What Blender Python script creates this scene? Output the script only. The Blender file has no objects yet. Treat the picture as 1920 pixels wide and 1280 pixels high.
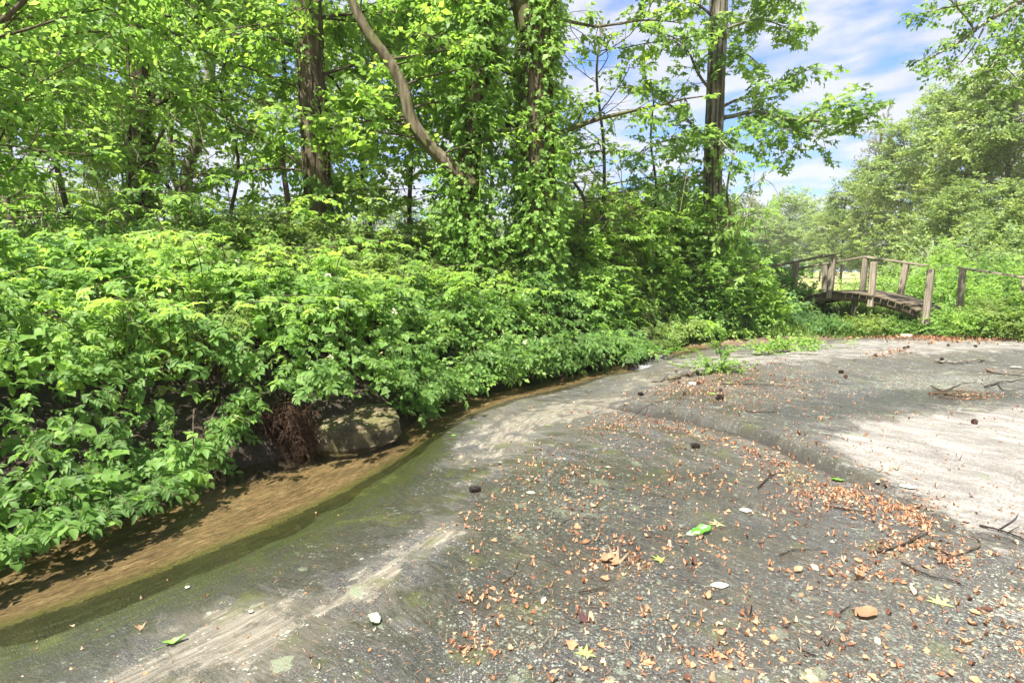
import bpy, math, random
import numpy as np
from mathutils import Matrix, Vector
SEED = 11
random.seed(SEED); rng = np.random.default_rng(SEED)
R = math.radians
S = bpy.context.scene
COL = S.collection

# ------------------------------------------------------------------ camera, world, sun, exposure
CAMH, PITCH, LENS = 1.5, R(7.0), 20.0
cam_d = bpy.data.cameras.new('camera'); cam = bpy.data.objects.new('camera', cam_d); COL.objects.link(cam)
cam_d.lens = LENS; cam_d.sensor_width = 36.0; cam_d.clip_start = 0.05; cam_d.clip_end = 3000
cam.location = (0, 0, CAMH); cam.rotation_euler = (math.pi/2 - PITCH, 0, 0)
S.camera = cam
SUN_EL, SUN_AZ = R(62), R(-146)            # azimuth measured from +Y, negative = to the left
sunv = Vector((math.sin(SUN_AZ)*math.cos(SUN_EL), math.cos(SUN_AZ)*math.cos(SUN_EL), math.sin(SUN_EL)))
sd = bpy.data.lights.new('sun', 'SUN'); sun = bpy.data.objects.new('sun', sd); COL.objects.link(sun)
sd.energy = 3.7; sd.angle = R(0.6); sd.color = (1.0, 0.955, 0.87)
sun.rotation_euler = (-sunv).to_track_quat('-Z', 'Y').to_euler()
sun.location = sunv*50

S.view_settings.view_transform = 'Standard'; S.view_settings.look = 'None'
S.view_settings.exposure = 2.32; S.view_settings.gamma = 1.0
S.view_settings.use_curve_mapping = False
cy = S.cycles
cy.max_bounces = 10; cy.diffuse_bounces = 5; cy.glossy_bounces = 2; cy.transmission_bounces = 6
cy.transparent_max_bounces = 6; cy.volume_bounces = 0
cy.sample_clamp_indirect = 6.0
cy.use_denoising = True
try:
    cy.denoiser = 'OPENIMAGEDENOISE'; cy.denoising_prefilter = 'ACCURATE'
except Exception: pass
cy.caustics_reflective = False; cy.caustics_refractive = False

def nd(nt, typ, **kw):
    n = nt.nodes.new(typ)
    for k, v in kw.items():
        if k.startswith('_'): setattr(n, k[1:], v)
        else:
            key = int(k[1:]) if k[0] == 'i' and k[1:].isdigit() else k.replace('__', ' ')
            n.inputs[key].default_value = v
    return n
def lk(nt, a, b): nt.links.new(a, b)
def ramp(nt, fac, stops, interp='LINEAR'):
    n = nt.nodes.new('ShaderNodeValToRGB'); cr = n.color_ramp; cr.interpolation = interp
    while len(cr.elements) > 1: cr.elements.remove(cr.elements[-1])
    for i, (p, c) in enumerate(stops):
        e = cr.elements[0] if i == 0 else cr.elements.new(p)
        e.position = p
        e.color = (c[0], c[1], c[2], 1) if hasattr(c, '__len__') else (c, c, c, 1)
    if fac is not None: lk(nt, fac, n.inputs[0])
    return n.outputs[0]
def mixc(nt, f, a, b, mode='MIX'):
    n = nt.nodes.new('ShaderNodeMix'); n.data_type = 'RGBA'; n.blend_type = mode; n.clamp_factor = True
    for idx, v in ((0, f), (6, a), (7, b)):
        if hasattr(v, 'links') or hasattr(v, 'is_linked'): lk(nt, v, n.inputs[idx])
        elif hasattr(v, '__len__'): n.inputs[idx].default_value = (v[0], v[1], v[2], 1)
        else: n.inputs[idx].default_value = v
    return n.outputs[2]
def mth(nt, op, a, b=None, c=None, clamp=False):
    n = nt.nodes.new('ShaderNodeMath'); n.operation = op; n.use_clamp = clamp
    for i, v in enumerate((a, b, c)):
        if v is None: continue
        if hasattr(v, 'is_linked'): lk(nt, v, n.inputs[i])
        else: n.inputs[i].default_value = v
    return n.outputs[0]

def noise_n(nt, vec, scale, detail=4, rough=.55, dist=0):
    n = nt.nodes.new('ShaderNodeTexNoise'); n.inputs['Scale'].default_value = scale
    n.inputs['Detail'].default_value = detail; n.inputs['Roughness'].default_value = rough
    n.inputs['Distortion'].default_value = dist
    lk(nt, vec, n.inputs['Vector']); return n.outputs['Fac']
def mapping(nt, vec, scale=(1,1,1), rot=(0,0,0), loc=(0,0,0)):
    n = nt.nodes.new('ShaderNodeMapping'); n.inputs['Scale'].default_value = scale
    n.inputs['Rotation'].default_value = rot; n.inputs['Location'].default_value = loc
    lk(nt, vec, n.inputs['Vector']); return n.outputs[0]

def aniso(nt, vec, deg, sx, sy):
    return mapping(nt, mapping(nt, vec, (1, 1, 1), (0, 0, R(deg))), (sx, sy, 1))

W = bpy.data.worlds.new('World'); S.world = W; W.use_nodes = True
nt = W.node_tree; nt.nodes.clear()
sky = nt.nodes.new('ShaderNodeTexSky'); sky.sky_type = 'NISHITA'; sky.sun_disc = False
sky.sun_elevation = SUN_EL; sky.sun_rotation = SUN_AZ
sky.air_density = 1.0; sky.dust_density = 0.6; sky.ozone_density = 2.0; sky.altitude = 200
tc = nt.nodes.new('ShaderNodeTexCoord')
sep = nt.nodes.new('ShaderNodeSeparateXYZ'); lk(nt, tc.outputs['Generated'], sep.inputs[0])
zc = mth(nt, 'ADD', mth(nt, 'MAXIMUM', sep.outputs[2], 0.0), 0.30)
cu = nt.nodes.new('ShaderNodeCombineXYZ')
lk(nt, mth(nt, 'DIVIDE', sep.outputs[0], zc), cu.inputs[0]); lk(nt, mth(nt, 'DIVIDE', sep.outputs[1], zc), cu.inputs[1])
cp = cu.outputs[0]
c1 = noise_n(nt, aniso(nt, cp, 38, 1.0, 1.55), 4.6, 6, .48, .2)
c2 = noise_n(nt, mapping(nt, cp, (1.0, 1.3, 1), (0, 0, 0), (1.2, .3, 0)), 1.3, 3, .5)
c3 = noise_n(nt, aniso(nt, cp, 40, 1.4, 2.0), 8.5, 3, .5, .2)
cm = mth(nt, 'ADD', mth(nt, 'ADD', mth(nt, 'MULTIPLY', c1, .62), mth(nt, 'MULTIPLY', c2, .38)), mth(nt, 'MULTIPLY', c3, .22))
cmask = ramp(nt, cm, [(0.475, 0), (0.55, .5), (0.63, .97)])
sky_t = mixc(nt, 1.0, sky.outputs[0], (.34, .46, .72), 'MULTIPLY')
cloudcol = ramp(nt, c1, [(0.36, (1.5, 1.62, 1.95)), (0.56, (2.05, 2.08, 2.2))])
hz = ramp(nt, sep.outputs[2], [(0.0, .55), (0.25, .12), (.5, 0)])
sk2 = mixc(nt, hz, sky_t, (1.0, 1.3, 1.8))
fin = mixc(nt, mth(nt, 'MULTIPLY', cmask, .93), sk2, cloudcol)
bg = nt.nodes.new('ShaderNodeBackground'); bg.inputs[1].default_value = 0.09
wo = nt.nodes.new('ShaderNodeOutputWorld'); lk(nt, fin, bg.inputs[0]); lk(nt, bg.outputs[0], wo.inputs[0])

# ------------------------------------------------------------------ maths helpers
F = 1920*LENS/36.0
cP, sP = math.cos(PITCH), math.sin(PITCH)
def ray(px, py):
    cx = (px-960.0)/F; cz = (640.0-py)/F
    return np.array([cx, cP+sP*cz, -sP+cP*cz])
def at(px, py, Y):                       # world point on the photo's line of sight at depth Y
    d = ray(px, py); t = Y/d[1]
    return np.array([d[0]*t, Y, CAMH+d[2]*t])
def proj(P):
    P = np.atleast_2d(P); q = P-np.array([0, 0, CAMH])
    f = q[:, 1]*cP - q[:, 2]*sP; u = q[:, 1]*sP+q[:, 2]*cP
    f = np.where(f < .05, .05, f)
    return 960+F*q[:, 0]/f, 640-F*u/f, f
def slab0(y): return 0.024*(y-1.5)
def water_z(y):
    y = np.asarray(y, float)
    return -0.125+0.0215*(y-1.5)+0.05*smooth((y-9.6)/.8)
def smooth(t):
    t = np.clip(t, 0, 1); return t*t*(3-2*t)
def on_slab(px, py, zoff=0.0):
    d = ray(px, py); t = (CAMH-(-0.036)-zoff)/(-d[2]+0.024*d[1])
    return np.array([d[0]*t, d[1]*t])
def on_water(px, py):
    d = ray(px, py); t = (CAMH+0.125+0.0215*1.5)/(-d[2]+0.0215*d[1])
    return np.array([d[0]*t, d[1]*t])

def _h(ix, iy, iz=0, s=0):
    n = (ix.astype(np.int64)*73856093) ^ (iy.astype(np.int64)*19349663) ^ (np.asarray(iz, np.int64)*83492791) ^ (s*2654435761)
    n = (n ^ (n >> 13))*1274126177 & 0xffffffff
    n = (n ^ (n >> 16)) & 0xffffff
    return n/float(0xffffff)
def vnoise(x, y, z=None, s=0):
    x = np.asarray(x, float); y = np.asarray(y, float)
    xi, yi = np.floor(x), np.floor(y); fx, fy = x-xi, y-yi
    fx = fx*fx*(3-2*fx); fy = fy*fy*(3-2*fy)
    def lay(k):
        a = _h(xi, yi, k, s); b = _h(xi+1, yi, k, s); c = _h(xi, yi+1, k, s); d = _h(xi+1, yi+1, k, s)
        return (a*(1-fx)+b*fx)*(1-fy)+(c*(1-fx)+d*fx)*fy
    if z is None: return lay(0)
    z = np.asarray(z, float); zi = np.floor(z); fz = z-zi; fz = fz*fz*(3-2*fz)
    return lay(zi.astype(np.int64))*(1-fz)+lay(zi.astype(np.int64)+1)*fz
def fbm(x, y, z=None, o=4, s=0):
    r = 0; a = .5; f = 1.0; tot = 0
    for i in range(o):
        r = r+a*vnoise(np.asarray(x)*f, np.asarray(y)*f, None if z is None else np.asarray(z)*f, s+i*7); tot += a
        a *= .5; f *= 2.03
    return r/tot

def poly_sd(x, y, P):                    # signed distance to an open polyline (positive to the right of its direction)
    P = np.asarray(P); best = np.full(np.shape(x), 1e9); sg = np.ones(np.shape(x)); al = np.zeros(np.shape(x)); L = 0
    for i in range(len(P)-1):
        a = P[i]; b = P[i+1]; d = b-a; l2 = d@d; ln = math.sqrt(l2)
        t = ((x-a[0])*d[0]+(y-a[1])*d[1])/l2
        lo = -50 if i == 0 else 0; hi = 50 if i == len(P)-2 else 1
        tc_ = np.clip(t, lo, hi)
        qx = a[0]+tc_*d[0]; qy = a[1]+tc_*d[1]
        dd = np.hypot(x-qx, y-qy); cr = (x-a[0])*d[1]-(y-a[1])*d[0]
        m = dd < best
        best = np.where(m, dd, best); sg = np.where(m, np.where(cr >= 0, 1, -1), sg); al = np.where(m, L+tc_*ln, al)
        L += ln
    return best*sg, al
def in_poly(x, y, P):
    c = np.zeros(np.shape(x), bool); n = len(P); j = n-1
    for i in range(n):
        xi, yi = P[i]; xj, yj = P[j]
        with np.errstate(divide='ignore', invalid='ignore'):
            m = ((yi > y) != (yj > y)) & (x < (xj-xi)*(y-yi)/(yj-yi+1e-12)+xi)
        c ^= m; j = i
    return c
def poly_mask(x, y, P, soft):            # soft inside mask of a closed polygon
    P = np.asarray(P); d = np.full(np.shape(x), 1e9)
    for i in range(len(P)):
        a = P[i]; b = P[(i+1) % len(P)]; e = b-a; t = np.clip(((x-a[0])*e[0]+(y-a[1])*e[1])/(e@e+1e-9), 0, 1)
        d = np.minimum(d, np.hypot(x-a[0]-t*e[0], y-a[1]-t*e[1]))
    s = np.where(in_poly(x, y, P), d, -d)
    return smooth(s/soft*.5+.5)

# ------------------------------------------------------------------ creek edges (world)
inner_px = [(-300, 1290), (0, 1170), (150, 1120), (300, 1065), (500, 985), (650, 915), (760, 850), (830, 800), (880, 772), (960, 745), (1060, 722), (1130, 702), (1185, 692), (1240, 668), (1330, 653), (1420, 644)]
outer_px = [(-300, 1130), (0, 1025), (120, 985), (230, 950), (330, 915), (500, 872), (600, 850), (690, 828), (745, 800), (790, 765), (850, 742), (950, 720), (1060, 697), (1140, 686), (1192, 664), (1250, 650), (1330, 642), (1430, 637)]
INN = np.array([on_water(*p) for p in inner_px]); OUT = np.array([on_water(*p) for p in outer_px])
# both run from the near left to the far right: the slab is on their right hand, the bank on their left
LEDGE = np.array([on_slab(*p) for p in [(1120, 752), (1190, 767), (1250, 782), (1310, 795), (1380, 812), (1430, 828), (1470, 846), (1510, 868), (1570, 890), (1640, 915), (1710, 950), (1770, 985), (1850, 1010), (1990, 1030)]])
RIDGE = np.array([on_slab(*p) for p in [(1320, 712), (1400, 700), (1520, 694), (1640, 690), (1700, 672), (1790, 668), (2100, 664)]])
SLAB_END = np.array([on_slab(*p) for p in [(1180, 645), (1300, 641), (1400, 637), (1560, 632), (1700, 629), (1920, 624), (2300, 618)]])

def terrain(x, y, fine=True):
    x = np.asarray(x, float); y = np.asarray(y, float)
    si, al = poly_sd(x, y, INN); so, _ = poly_sd(x, y, OUT); so = -so
    zw = water_z(y)
    led, la = poly_sd(x, y, LEDGE); L_end = smooth(la/0.5)
    led = -led                                           # positive on the far/upper side
    L_end = L_end*(1-.8*smooth((la-2.4)/1.2)); up = smooth((led+.012+.03*(fbm(x*3, y*3, s=5)-.5))/.028)*L_end
    z_s = slab0(y)+0.055*(fbm(x*.35, y*.35, s=3)-.5)+0.028*(fbm(x*1.1, y*1.1, s=9)-.5)
    z_s = z_s+up*(0.085+.02*fbm(x*2, y*2, s=31))*np.exp(-np.clip(led, 0, None)/3.5)
    rd, _ = poly_sd(x, y, RIDGE); rd = -rd
    z_s = z_s+0.05*np.exp(-(rd/.5)**2)+0.02*smooth((rd+.05)/.1)*smooth((x-3)/1.0)
    if fine:
        z_s = z_s+0.007*(fbm(x*4, y*4, s=14)-.5)+0.0035*(fbm(x*14, y*14, s=15)-.5)
    kk = np.clip(si/(1.9+.3*np.sin(al*1.3)), 0, 1); k = .55*kk+.45*smooth(kk)
    bed = zw-0.022-0.07*smooth((-si)/.6)+0.01*(fbm(x*3, y*3, s=21)-.5)
    z = bed+(z_s-bed)*np.where(si > 0, .08*smooth(si/.15)+.92*k, 0)
    bank = bed+0.40*smooth(so/.36)+0.13*np.clip(so-.3, 0, 4)+0.12*(fbm(x*1.6, y*1.6, s=41)-.5)*smooth(so/.3)
    z = np.where(so > 0, bank, z)
    se, _ = poly_sd(x, y, SLAB_END); se = -se
    z = np.where((se > 0) & (so <= 0), z+0.05*smooth(se/.25)+.12*smooth(se/1.5)*1.6+0.05*(fbm(x*3, y*3, s=44)-.5)*smooth(se/.4), z)
    far = smooth((np.hypot(x, y)-14)/8)
    z = z*(1-far)+0.33*far
    return z
def T1(x, y): return float(terrain(np.array([x]), np.array([y]))[0])

# ------------------------------------------------------------------ mesh helpers
def new_mesh(name, V, Fc, mat=None, attrs=None, smooth_=True, mats=None, midx=None, uv=None):
    V = np.ascontiguousarray(V, np.float32); Fc = np.asarray(Fc, np.int32)
    me = bpy.data.meshes.new(name); n = Fc.shape[1]; nf = len(Fc)
    me.vertices.add(len(V)); me.vertices.foreach_set('co', V.ravel())
    me.loops.add(nf*n); me.loops.foreach_set('vertex_index', Fc.ravel())
    me.polygons.add(nf); me.polygons.foreach_set('loop_start', np.arange(0, nf*n, n, dtype=np.int32))
    me.polygons.foreach_set('loop_total', np.full(nf, n, np.int32))
    if smooth_: me.polygons.foreach_set('use_smooth', np.ones(nf, bool))
    for m in (mats or ([mat] if mat else [])): me.materials.append(m)
    if midx is not None: me.polygons.foreach_set('material_index', np.asarray(midx, np.int32))
    for k, a in (attrs or {}).items():
        at_ = me.attributes.new(k, 'FLOAT', 'POINT'); at_.data.foreach_set('value', np.ascontiguousarray(a, np.float32))
    if uv is not None:
        ul = me.uv_layers.new(name='UVMap'); ul.data.foreach_set('uv', np.ascontiguousarray(uv[Fc.ravel()], np.float32).ravel())
    me.update(calc_edges=True); me.validate(clean_customdata=False)
    return me
def link(name, me, parent=None, loc=None, **props):
    o = bpy.data.objects.new(name, me); COL.objects.link(o)
    if parent is not None: o.parent = parent
    if loc is not None: o.location = loc
    for k, v in props.items(): o[k] = v
    return o
def thing(name, label, cat, loc=(0, 0, 0), group=None, me=None):
    o = bpy.data.objects.new(name, me); COL.objects.link(o); o.location = loc
    o['label'] = label; o['category'] = cat
    if group: o['group'] = group
    return o

class Acc:                                # collects triangles/quads (as tris) with a tint attribute
    def __init__(s): s.V = []; s.T = []; s.A = []; s.n = 0
    def add(s, V, T, A=None):
        V = np.asarray(V, float).reshape(-1, 3); T = np.asarray(T).reshape(-1, 3)
        s.V.append(V); s.T.append(T+s.n); s.A.append(np.full(len(V), .5) if A is None else np.broadcast_to(A, (len(V),)).astype(float)); s.n += len(V)
    def mesh(s, name, mat, origin=None, smooth_=True):
        V = np.concatenate(s.V); T = np.concatenate(s.T); A = np.concatenate(s.A)
        if origin is not None: V = V-np.asarray(origin)
        return new_mesh(name, V, T, mat, {'tint': A}, smooth_)
    @property
    def ntri(s): return sum(len(t) for t in s.T)

def tube(acc, P, Rd, sides=6, tint=.5, rough=0.0, cap=True, seed=0, furrow=0.0):
    P = np.asarray(P, float); Rd = np.broadcast_to(np.asarray(Rd, float), (len(P),))
    Tn = np.gradient(P, axis=0); Tn /= np.linalg.norm(Tn, axis=1)[:, None]+1e-9
    ref = np.array([1., 0, 0]) if abs(Tn[0][0]) < .8 else np.array([0, 1., 0])
    N = np.cross(Tn, ref); N /= np.linalg.norm(N, axis=1)[:, None]+1e-9; B = np.cross(Tn, N)
    a = np.arange(sides)*2*np.pi/sides
    rr = Rd[:, None]*np.ones((1, sides))
    if rough or furrow:
        s_ = np.cumsum(np.r_[0, np.linalg.norm(np.diff(P, axis=0), axis=1)])
        ca, sa = np.cos(a)[None], np.sin(a)[None]
        if rough: rr = rr*(1+rough*2*(fbm(ca*1.6+seed+0*s_[:, None], sa*1.6+7, s_[:, None]*1.2, 3, s=seed)-.5))
        if furrow:
            f = fbm(ca*9+seed+0*s_[:, None], sa*9+3, s_[:, None]*1.6, 3, s=seed+50)
            rr = rr-furrow*np.abs(2*f-1)**.6
    V = P[:, None, :]+rr[:, :, None]*(np.cos(a)[None, :, None]*N[:, None, :]+np.sin(a)[None, :, None]*B[:, None, :])
    n = len(P); i = np.arange(n-1)[:, None]*sides; j = np.arange(sides)[None]; j2 = (j+1) % sides
    q = np.stack([i+j, i+j2, i+sides+j2, i+sides+j], -1).reshape(-1, 4)
    T = np.concatenate([q[:, [0, 1, 2]], q[:, [0, 2, 3]]])
    V = V.reshape(-1, 3)
    if cap and sides > 3:
        c0, c1 = len(V), len(V)+1; V = np.concatenate([V, P[:1], P[-1:]])
        jj = np.arange(sides); k = (jj+1) % sides; b = (n-1)*sides
        T = np.concatenate([T, np.stack([np.full(sides, c0), k, jj], -1), np.stack([np.full(sides, c1), b+jj, b+k], -1)])
    acc.add(V, T, tint)
def spline(P, n):                         # Catmull-Rom through points
    P = np.asarray(P, float); Q = np.vstack([2*P[0]-P[1], P, 2*P[-1]-P[-2]]); m = len(P)-1
    t = np.linspace(0, m-1e-6, n); i = t.astype(int); f = (t-i)[:, None]
    a, b, c, d = Q[i], Q[i+1], Q[i+2], Q[i+3]
    return .5*((2*b)+(-a+c)*f+(2*a-5*b+4*c-d)*f*f+(-a+3*b-3*c+d)*f**3)

# ---- leaf templates: leaf along +Y, face up +Z
def T_fold(w=.32, cup=.08, droop=.12, m=.42):
    V = [(0, 0, 0), (-w, m, cup), (0, m, 0), (w, m, cup), (0, 1, -droop)]
    return np.array(V), np.array([(0, 2, 1), (1, 2, 4), (0, 3, 2), (2, 3, 4)])
def T_ovate(w=.3, cup=.06, droop=.15):
    V = [(0, 0, 0), (-w*.75, .2, cup), (-w, .48, cup*1.3), (-w*.55, .78, cup*.4-droop*.4), (0, 1, -droop), (w*.55, .78, cup*.4-droop*.4), (w, .48, cup*1.3), (w*.75, .2, cup), (0, .5, 0)]
    return np.array(V), np.array([(0, 8, 1), (1, 8, 2), (2, 8, 3), (3, 8, 4), (4, 8, 5), (5, 8, 6), (6, 8, 7), (7, 8, 0)])
def T_heart(w=.48):
    V = [(0, .08, 0), (-.2, -.06, .02), (-w*.95, .1, .06), (-w, .4, .07), (-w*.45, .72, 0), (0, 1, -.14), (w*.45, .72, 0), (w, .4, .07), (w*.95, .1, .06), (.2, -.06, .02), (0, .4, -.02)]
    return np.array(V), np.array([(i, 10, (i+1) % 10) for i in range(10)])[:, [0, 2, 1]][:, ::-1]
def T_diam(w=.33):
    return np.array([(0, 0, 0), (-w, .45, .05), (0, 1, -.1), (w, .45, .05)]), np.array([(0, 3, 1), (3, 2, 1)])
def T_star(r_in=.36, lobes=5, depth=.0, notch=True):
    V = [(0, .42, 0)]; n = lobes
    for i in range(2*n):
        a = -math.pi/2+(i+(0 if not notch else 0))*math.pi/n
        rr = (.24 if i == 0 else (.62 if i % 2 == 0 else r_in*.62)) if notch else .5
        if notch and i != 0:
            rr = .62 if i % 2 == 0 else .27
        V.append((rr*math.cos(a), .42+rr*math.sin(a)*.98, -.06*(rr > .5)))
    T = [(0, i+1, (i+1) % (2*n)+1) for i in range(2*n)]
    return np.array(V), np.array(T)
def xf(V, T, scale=1, rot=None, loc=(0, 0, 0)):
    V = V*scale
    if rot is not None: V = V@np.array(rot).T
    return V+np.asarray(loc), T
def rotm(yaw=0, pitch=0, roll=0):        # leaf: yaw about Z, pitch raises the tip
    return np.array(Matrix.Rotation(yaw, 3, 'Z')@Matrix.Rotation(pitch, 3, 'X')@Matrix.Rotation(roll, 3, 'Y'))
def join_t(parts):
    V = []; T = []; A = []; n = 0
    for v, t, a in parts:
        V.append(v); T.append(t+n); A.append(np.full(len(v), a)); n += len(v)
    return np.concatenate(V), np.concatenate(T), np.concatenate(A)
def stemq(p, q, w):
    p, q = np.array(p, float), np.array(q, float); d = q-p; s = np.cross(d, [0, 0, 1.]); s = s/(np.linalg.norm(s)+1e-9)*w
    return np.array([p-s, p+s, q+s*.6, q-s*.6]), np.array([(0, 1, 2), (0, 2, 3)])
def pinnate(seed, pairs=4, fold=True, length=1.0, leaf=.42, w=.27):
    r = random.Random(seed); out = []; bend = .25+.25*r.random(); pts = []
    for i in range(pairs+2):
        t = i/(pairs+1); pts.append((0.04*math.sin(t*3+seed), t*.62*length, -.18*bend*t*t))
    for a, b in zip(pts[:-1], pts[1:]): v, t_ = stemq(a, b, .012); out.append((v, t_, -1.0))
    for i in range(1, pairs+1):
        for s in (-1, 1):
            L = leaf*(1-.28*abs(i/(pairs+1)-.55)*2)*r.uniform(.85, 1.1)
            tv, tt = (T_fold if fold else T_ovate)(w*r.uniform(.9, 1.1), .08, r.uniform(.05, .25))
            v, t_ = xf(tv, tt, L, rotm(-s*R(r.uniform(52, 72)), R(r.uniform(-25, 8)), R(r.uniform(-15, 15))), pts[i])
            out.append((v, t_, r.uniform(-.12, .12)))
    tv, tt = (T_fold if fold else T_ovate)(w, .08, .2)
    v, t_ = xf(tv, tt, leaf*1.05, rotm(R(r.uniform(-12, 12)), R(-14)), pts[-1]); out.append((v, t_, 0))
    return join_t(out)
def shoot(seed, n=7, kind='heart', leaf=.36, spread=1.0, twig=True):
    r = random.Random(seed); out = []; prev = np.zeros(3); pts = [prev]
    for i in range(n):
        prev = prev+np.array([r.uniform(-.05, .05), .85/n, r.uniform(-.04, .05)]); pts.append(prev)
    if twig:
        for a, b in ((pts[0], pts[n//2]), (pts[n//2], pts[-1])): v, t_ = stemq(a, b, .010); out.append((v, t_, -1.0))
    for i in range(1, n+1):
        s = -1 if i % 2 else 1
        yaw = s*R(r.uniform(25, 85)) if i < n else R(r.uniform(-20, 20))
        tv, tt = {'heart': T_heart, 'fold': T_fold, 'diam': T_diam, 'ovate': T_ovate, 'star': T_star}[kind]()
        L = leaf*r.uniform(.65, 1.15)
        v, t_ = xf(tv, tt, L, rotm(yaw, R(r.uniform(-40, 15)), R(r.uniform(-30, 30))), pts[i]+np.array([0, 0, r.uniform(-.05, .05)]))
        out.append((v, t_, r.uniform(-.18, .18)))
    return join_t(out)
def spray(seed, kind='diam', n=11, leaf=.26):   # flat fan of leaves on forked twigs
    r = random.Random(seed); out = []
    tips = [(0, 0, 0, 0)]
    for k in range(3):
        a = R((k-1)*38+r.uniform(-12, 12)); L = r.uniform(.55, .9)
        b = (-math.sin(a)*L, math.cos(a)*L, r.uniform(-.12, .1))
        v, t_ = stemq((0, 0, 0), b, .009); out.append((v, t_, -1.0))
        m = n//3
        for i in range(m):
            f = (i+.8)/m; p = np.array(b)*f
            s = -1 if i % 2 else 1; yaw = a+s*R(r.uniform(30, 75))*(0.3 if i == m-1 else 1)
            tv, tt = {'diam': T_diam, 'fold': T_fold, 'star': T_star}[kind]()
            v, t_ = xf(tv, tt, leaf*r.uniform(.7, 1.2), rotm(yaw, R(r.uniform(-45, 12)), R(r.uniform(-35, 35))), p)
            out.append((v, t_, r.uniform(-.2, .2)))
    return join_t(out)

def place(acc, temps, P, Dir, Up, size, tint):
    """instance-like baking: template i%n at each point P, +Y along Dir, +Z near Up"""
    N = len(P)
    if N == 0: return
    Y = Dir/(np.linalg.norm(Dir, axis=1)[:, None]+1e-9)
    X = np.cross(Y, Up); X /= np.linalg.norm(X, axis=1)[:, None]+1e-9; Z = np.cross(X, Y)
    M = np.stack([X, Y, Z], -1)*np.asarray(size)[:, None, None]
    which = rng.integers(0, len(temps), N)
    for k, (V, T, A) in enumerate(temps):
        m = np.nonzero(which == k)[0]
        if len(m) == 0: continue
        out = np.einsum('nij,vj->nvi', M[m], V)+P[m][:, None, :]
        TT = (T[None]+(np.arange(len(m))*len(V))[:, None, None]).reshape(-1, 3)
        tA = np.where(A[None] < -.9, -1.0, np.clip(np.asarray(tint)[m][:, None]+A[None], 0, 1))
        acc.V.append(out.reshape(-1, 3)); acc.T.append(TT+acc.n); acc.A.append(tA.ravel()); acc.n += len(m)*len(V)

def runit(n):
    v = rng.normal(size=(n, 3)); return v/np.linalg.norm(v, axis=1)[:, None]

# ------------------------------------------------------------------ materials
def pbsdf(nt, **kw):
    n = nt.nodes.new('ShaderNodeBsdfPrincipled')
    for k, v in kw.items():
        n.inputs[k.replace('_', ' ')].default_value = v
    return n
def mat(name):
    m = bpy.data.materials.new(name); m.use_nodes = True; m.node_tree.nodes.clear()
    o = m.node_tree.nodes.new('ShaderNodeOutputMaterial'); return m, m.node_tree, o
def leaf_mat(name, dark, mid, light, trans_gain=1.9, gloss=.35, rough=.42, stem=(.09, .07, .035), tw=.45):
    m, t, o = mat(name)
    a = t.nodes.new('ShaderNodeAttribute'); a.attribute_name = 'tint'; fac = a.outputs['Fac']
    g = t.nodes.new('ShaderNodeNewGeometry')
    r = mth(t, 'MULTIPLY', mth(t, 'SUBTRACT', g.outputs['Random Per Island'], .5), .22)
    f2 = mth(t, 'ADD', fac, r)
    c = ramp(t, f2, [(0.0, dark), (.5, mid), (1.0, light)])
    hs = t.nodes.new('ShaderNodeHueSaturation'); hs.inputs['Saturation'].default_value = .93; lk(t, c, hs.inputs['Color']); c = hs.outputs[0]
    isst = mth(t, 'LESS_THAN', fac, -.4)
    c = mixc(t, isst, c, stem)
    # the pale underside
    cb = mixc(t, mth(t, 'MULTIPLY', g.outputs['Backfacing'], .35), c, tuple(min(1, x*1.15+.03) for x in mid))
    p = pbsdf(t, Roughness=rough); lk(t, cb, p.inputs['Base Color']); p.inputs['Specular IOR Level'].default_value = gloss
    tr = t.nodes.new('ShaderNodeBsdfTranslucent')
    tcx = mixc(t, 1.0, c, (trans_gain*1.22, trans_gain*1.15, trans_gain*.75), 'MULTIPLY')
    lk(t, tcx, tr.inputs[0])
    mx = t.nodes.new('ShaderNodeMixShader')
    lk(t, mth(t, 'MULTIPLY', mth(t, 'SUBTRACT', 1.0, isst), tw), mx.inputs[0])
    lk(t, p.outputs[0], mx.inputs[1]); lk(t, tr.outputs[0], mx.inputs[2]); lk(t, mx.outputs[0], o.inputs[0])
    return m
M = {}
M['leaf_bush'] = leaf_mat('pinnate leaf green', (.06, .125, .026), (.105, .215, .04), (.20, .33, .055), 1.8, .22, .5, tw=.5)
M['leaf_vine'] = leaf_mat('vine leaf green', (.085, .17, .03), (.15, .28, .045), (.25, .39, .06), 1.8, .22, .5, tw=.5)
M['leaf_tree'] = leaf_mat('tree leaf green', (.06, .125, .022), (.11, .21, .03), (.21, .34, .042), 2.0, .25, .5, tw=.5)
M['leaf_yel'] = leaf_mat('yellow green leaf', (.075, .165, .03), (.145, .27, .05), (.25, .385, .075), 1.75, .25, .5, tw=.5)  # lighter, yellower green also stands in for the glow of backlit leaves
M['leaf_olive'] = leaf_mat('olive tinged leaf', (.075, .125, .026), (.14, .215, .045), (.24, .33, .065), 1.7, .2, .55, tw=.5)
M['leaf_cool'] = leaf_mat('cool green leaf', (.05, .12, .035), (.09, .20, .055), (.17, .31, .08), 1.7, .25, .45, tw=.5)
M['leaf_gum'] = leaf_mat('sweetgum leaf green', (.075, .15, .035), (.13, .235, .05), (.21, .33, .07), 1.8, .25, .5, tw=.5)
M['leaf_far'] = leaf_mat('far foliage green', (.085, .145, .045), (.155, .24, .068), (.26, .34, .10), 1.7)  # paler green: distance haze is partly put into the leaf colour
M['leaf_pine'] = leaf_mat('pine foliage dull green', (.085, .105, .055), (.14, .155, .08), (.2, .2, .115), 1.3)
M['grass'] = leaf_mat('grass green', (.06, .12, .02), (.12, .22, .03), (.26, .32, .09), 1.7)
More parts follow.
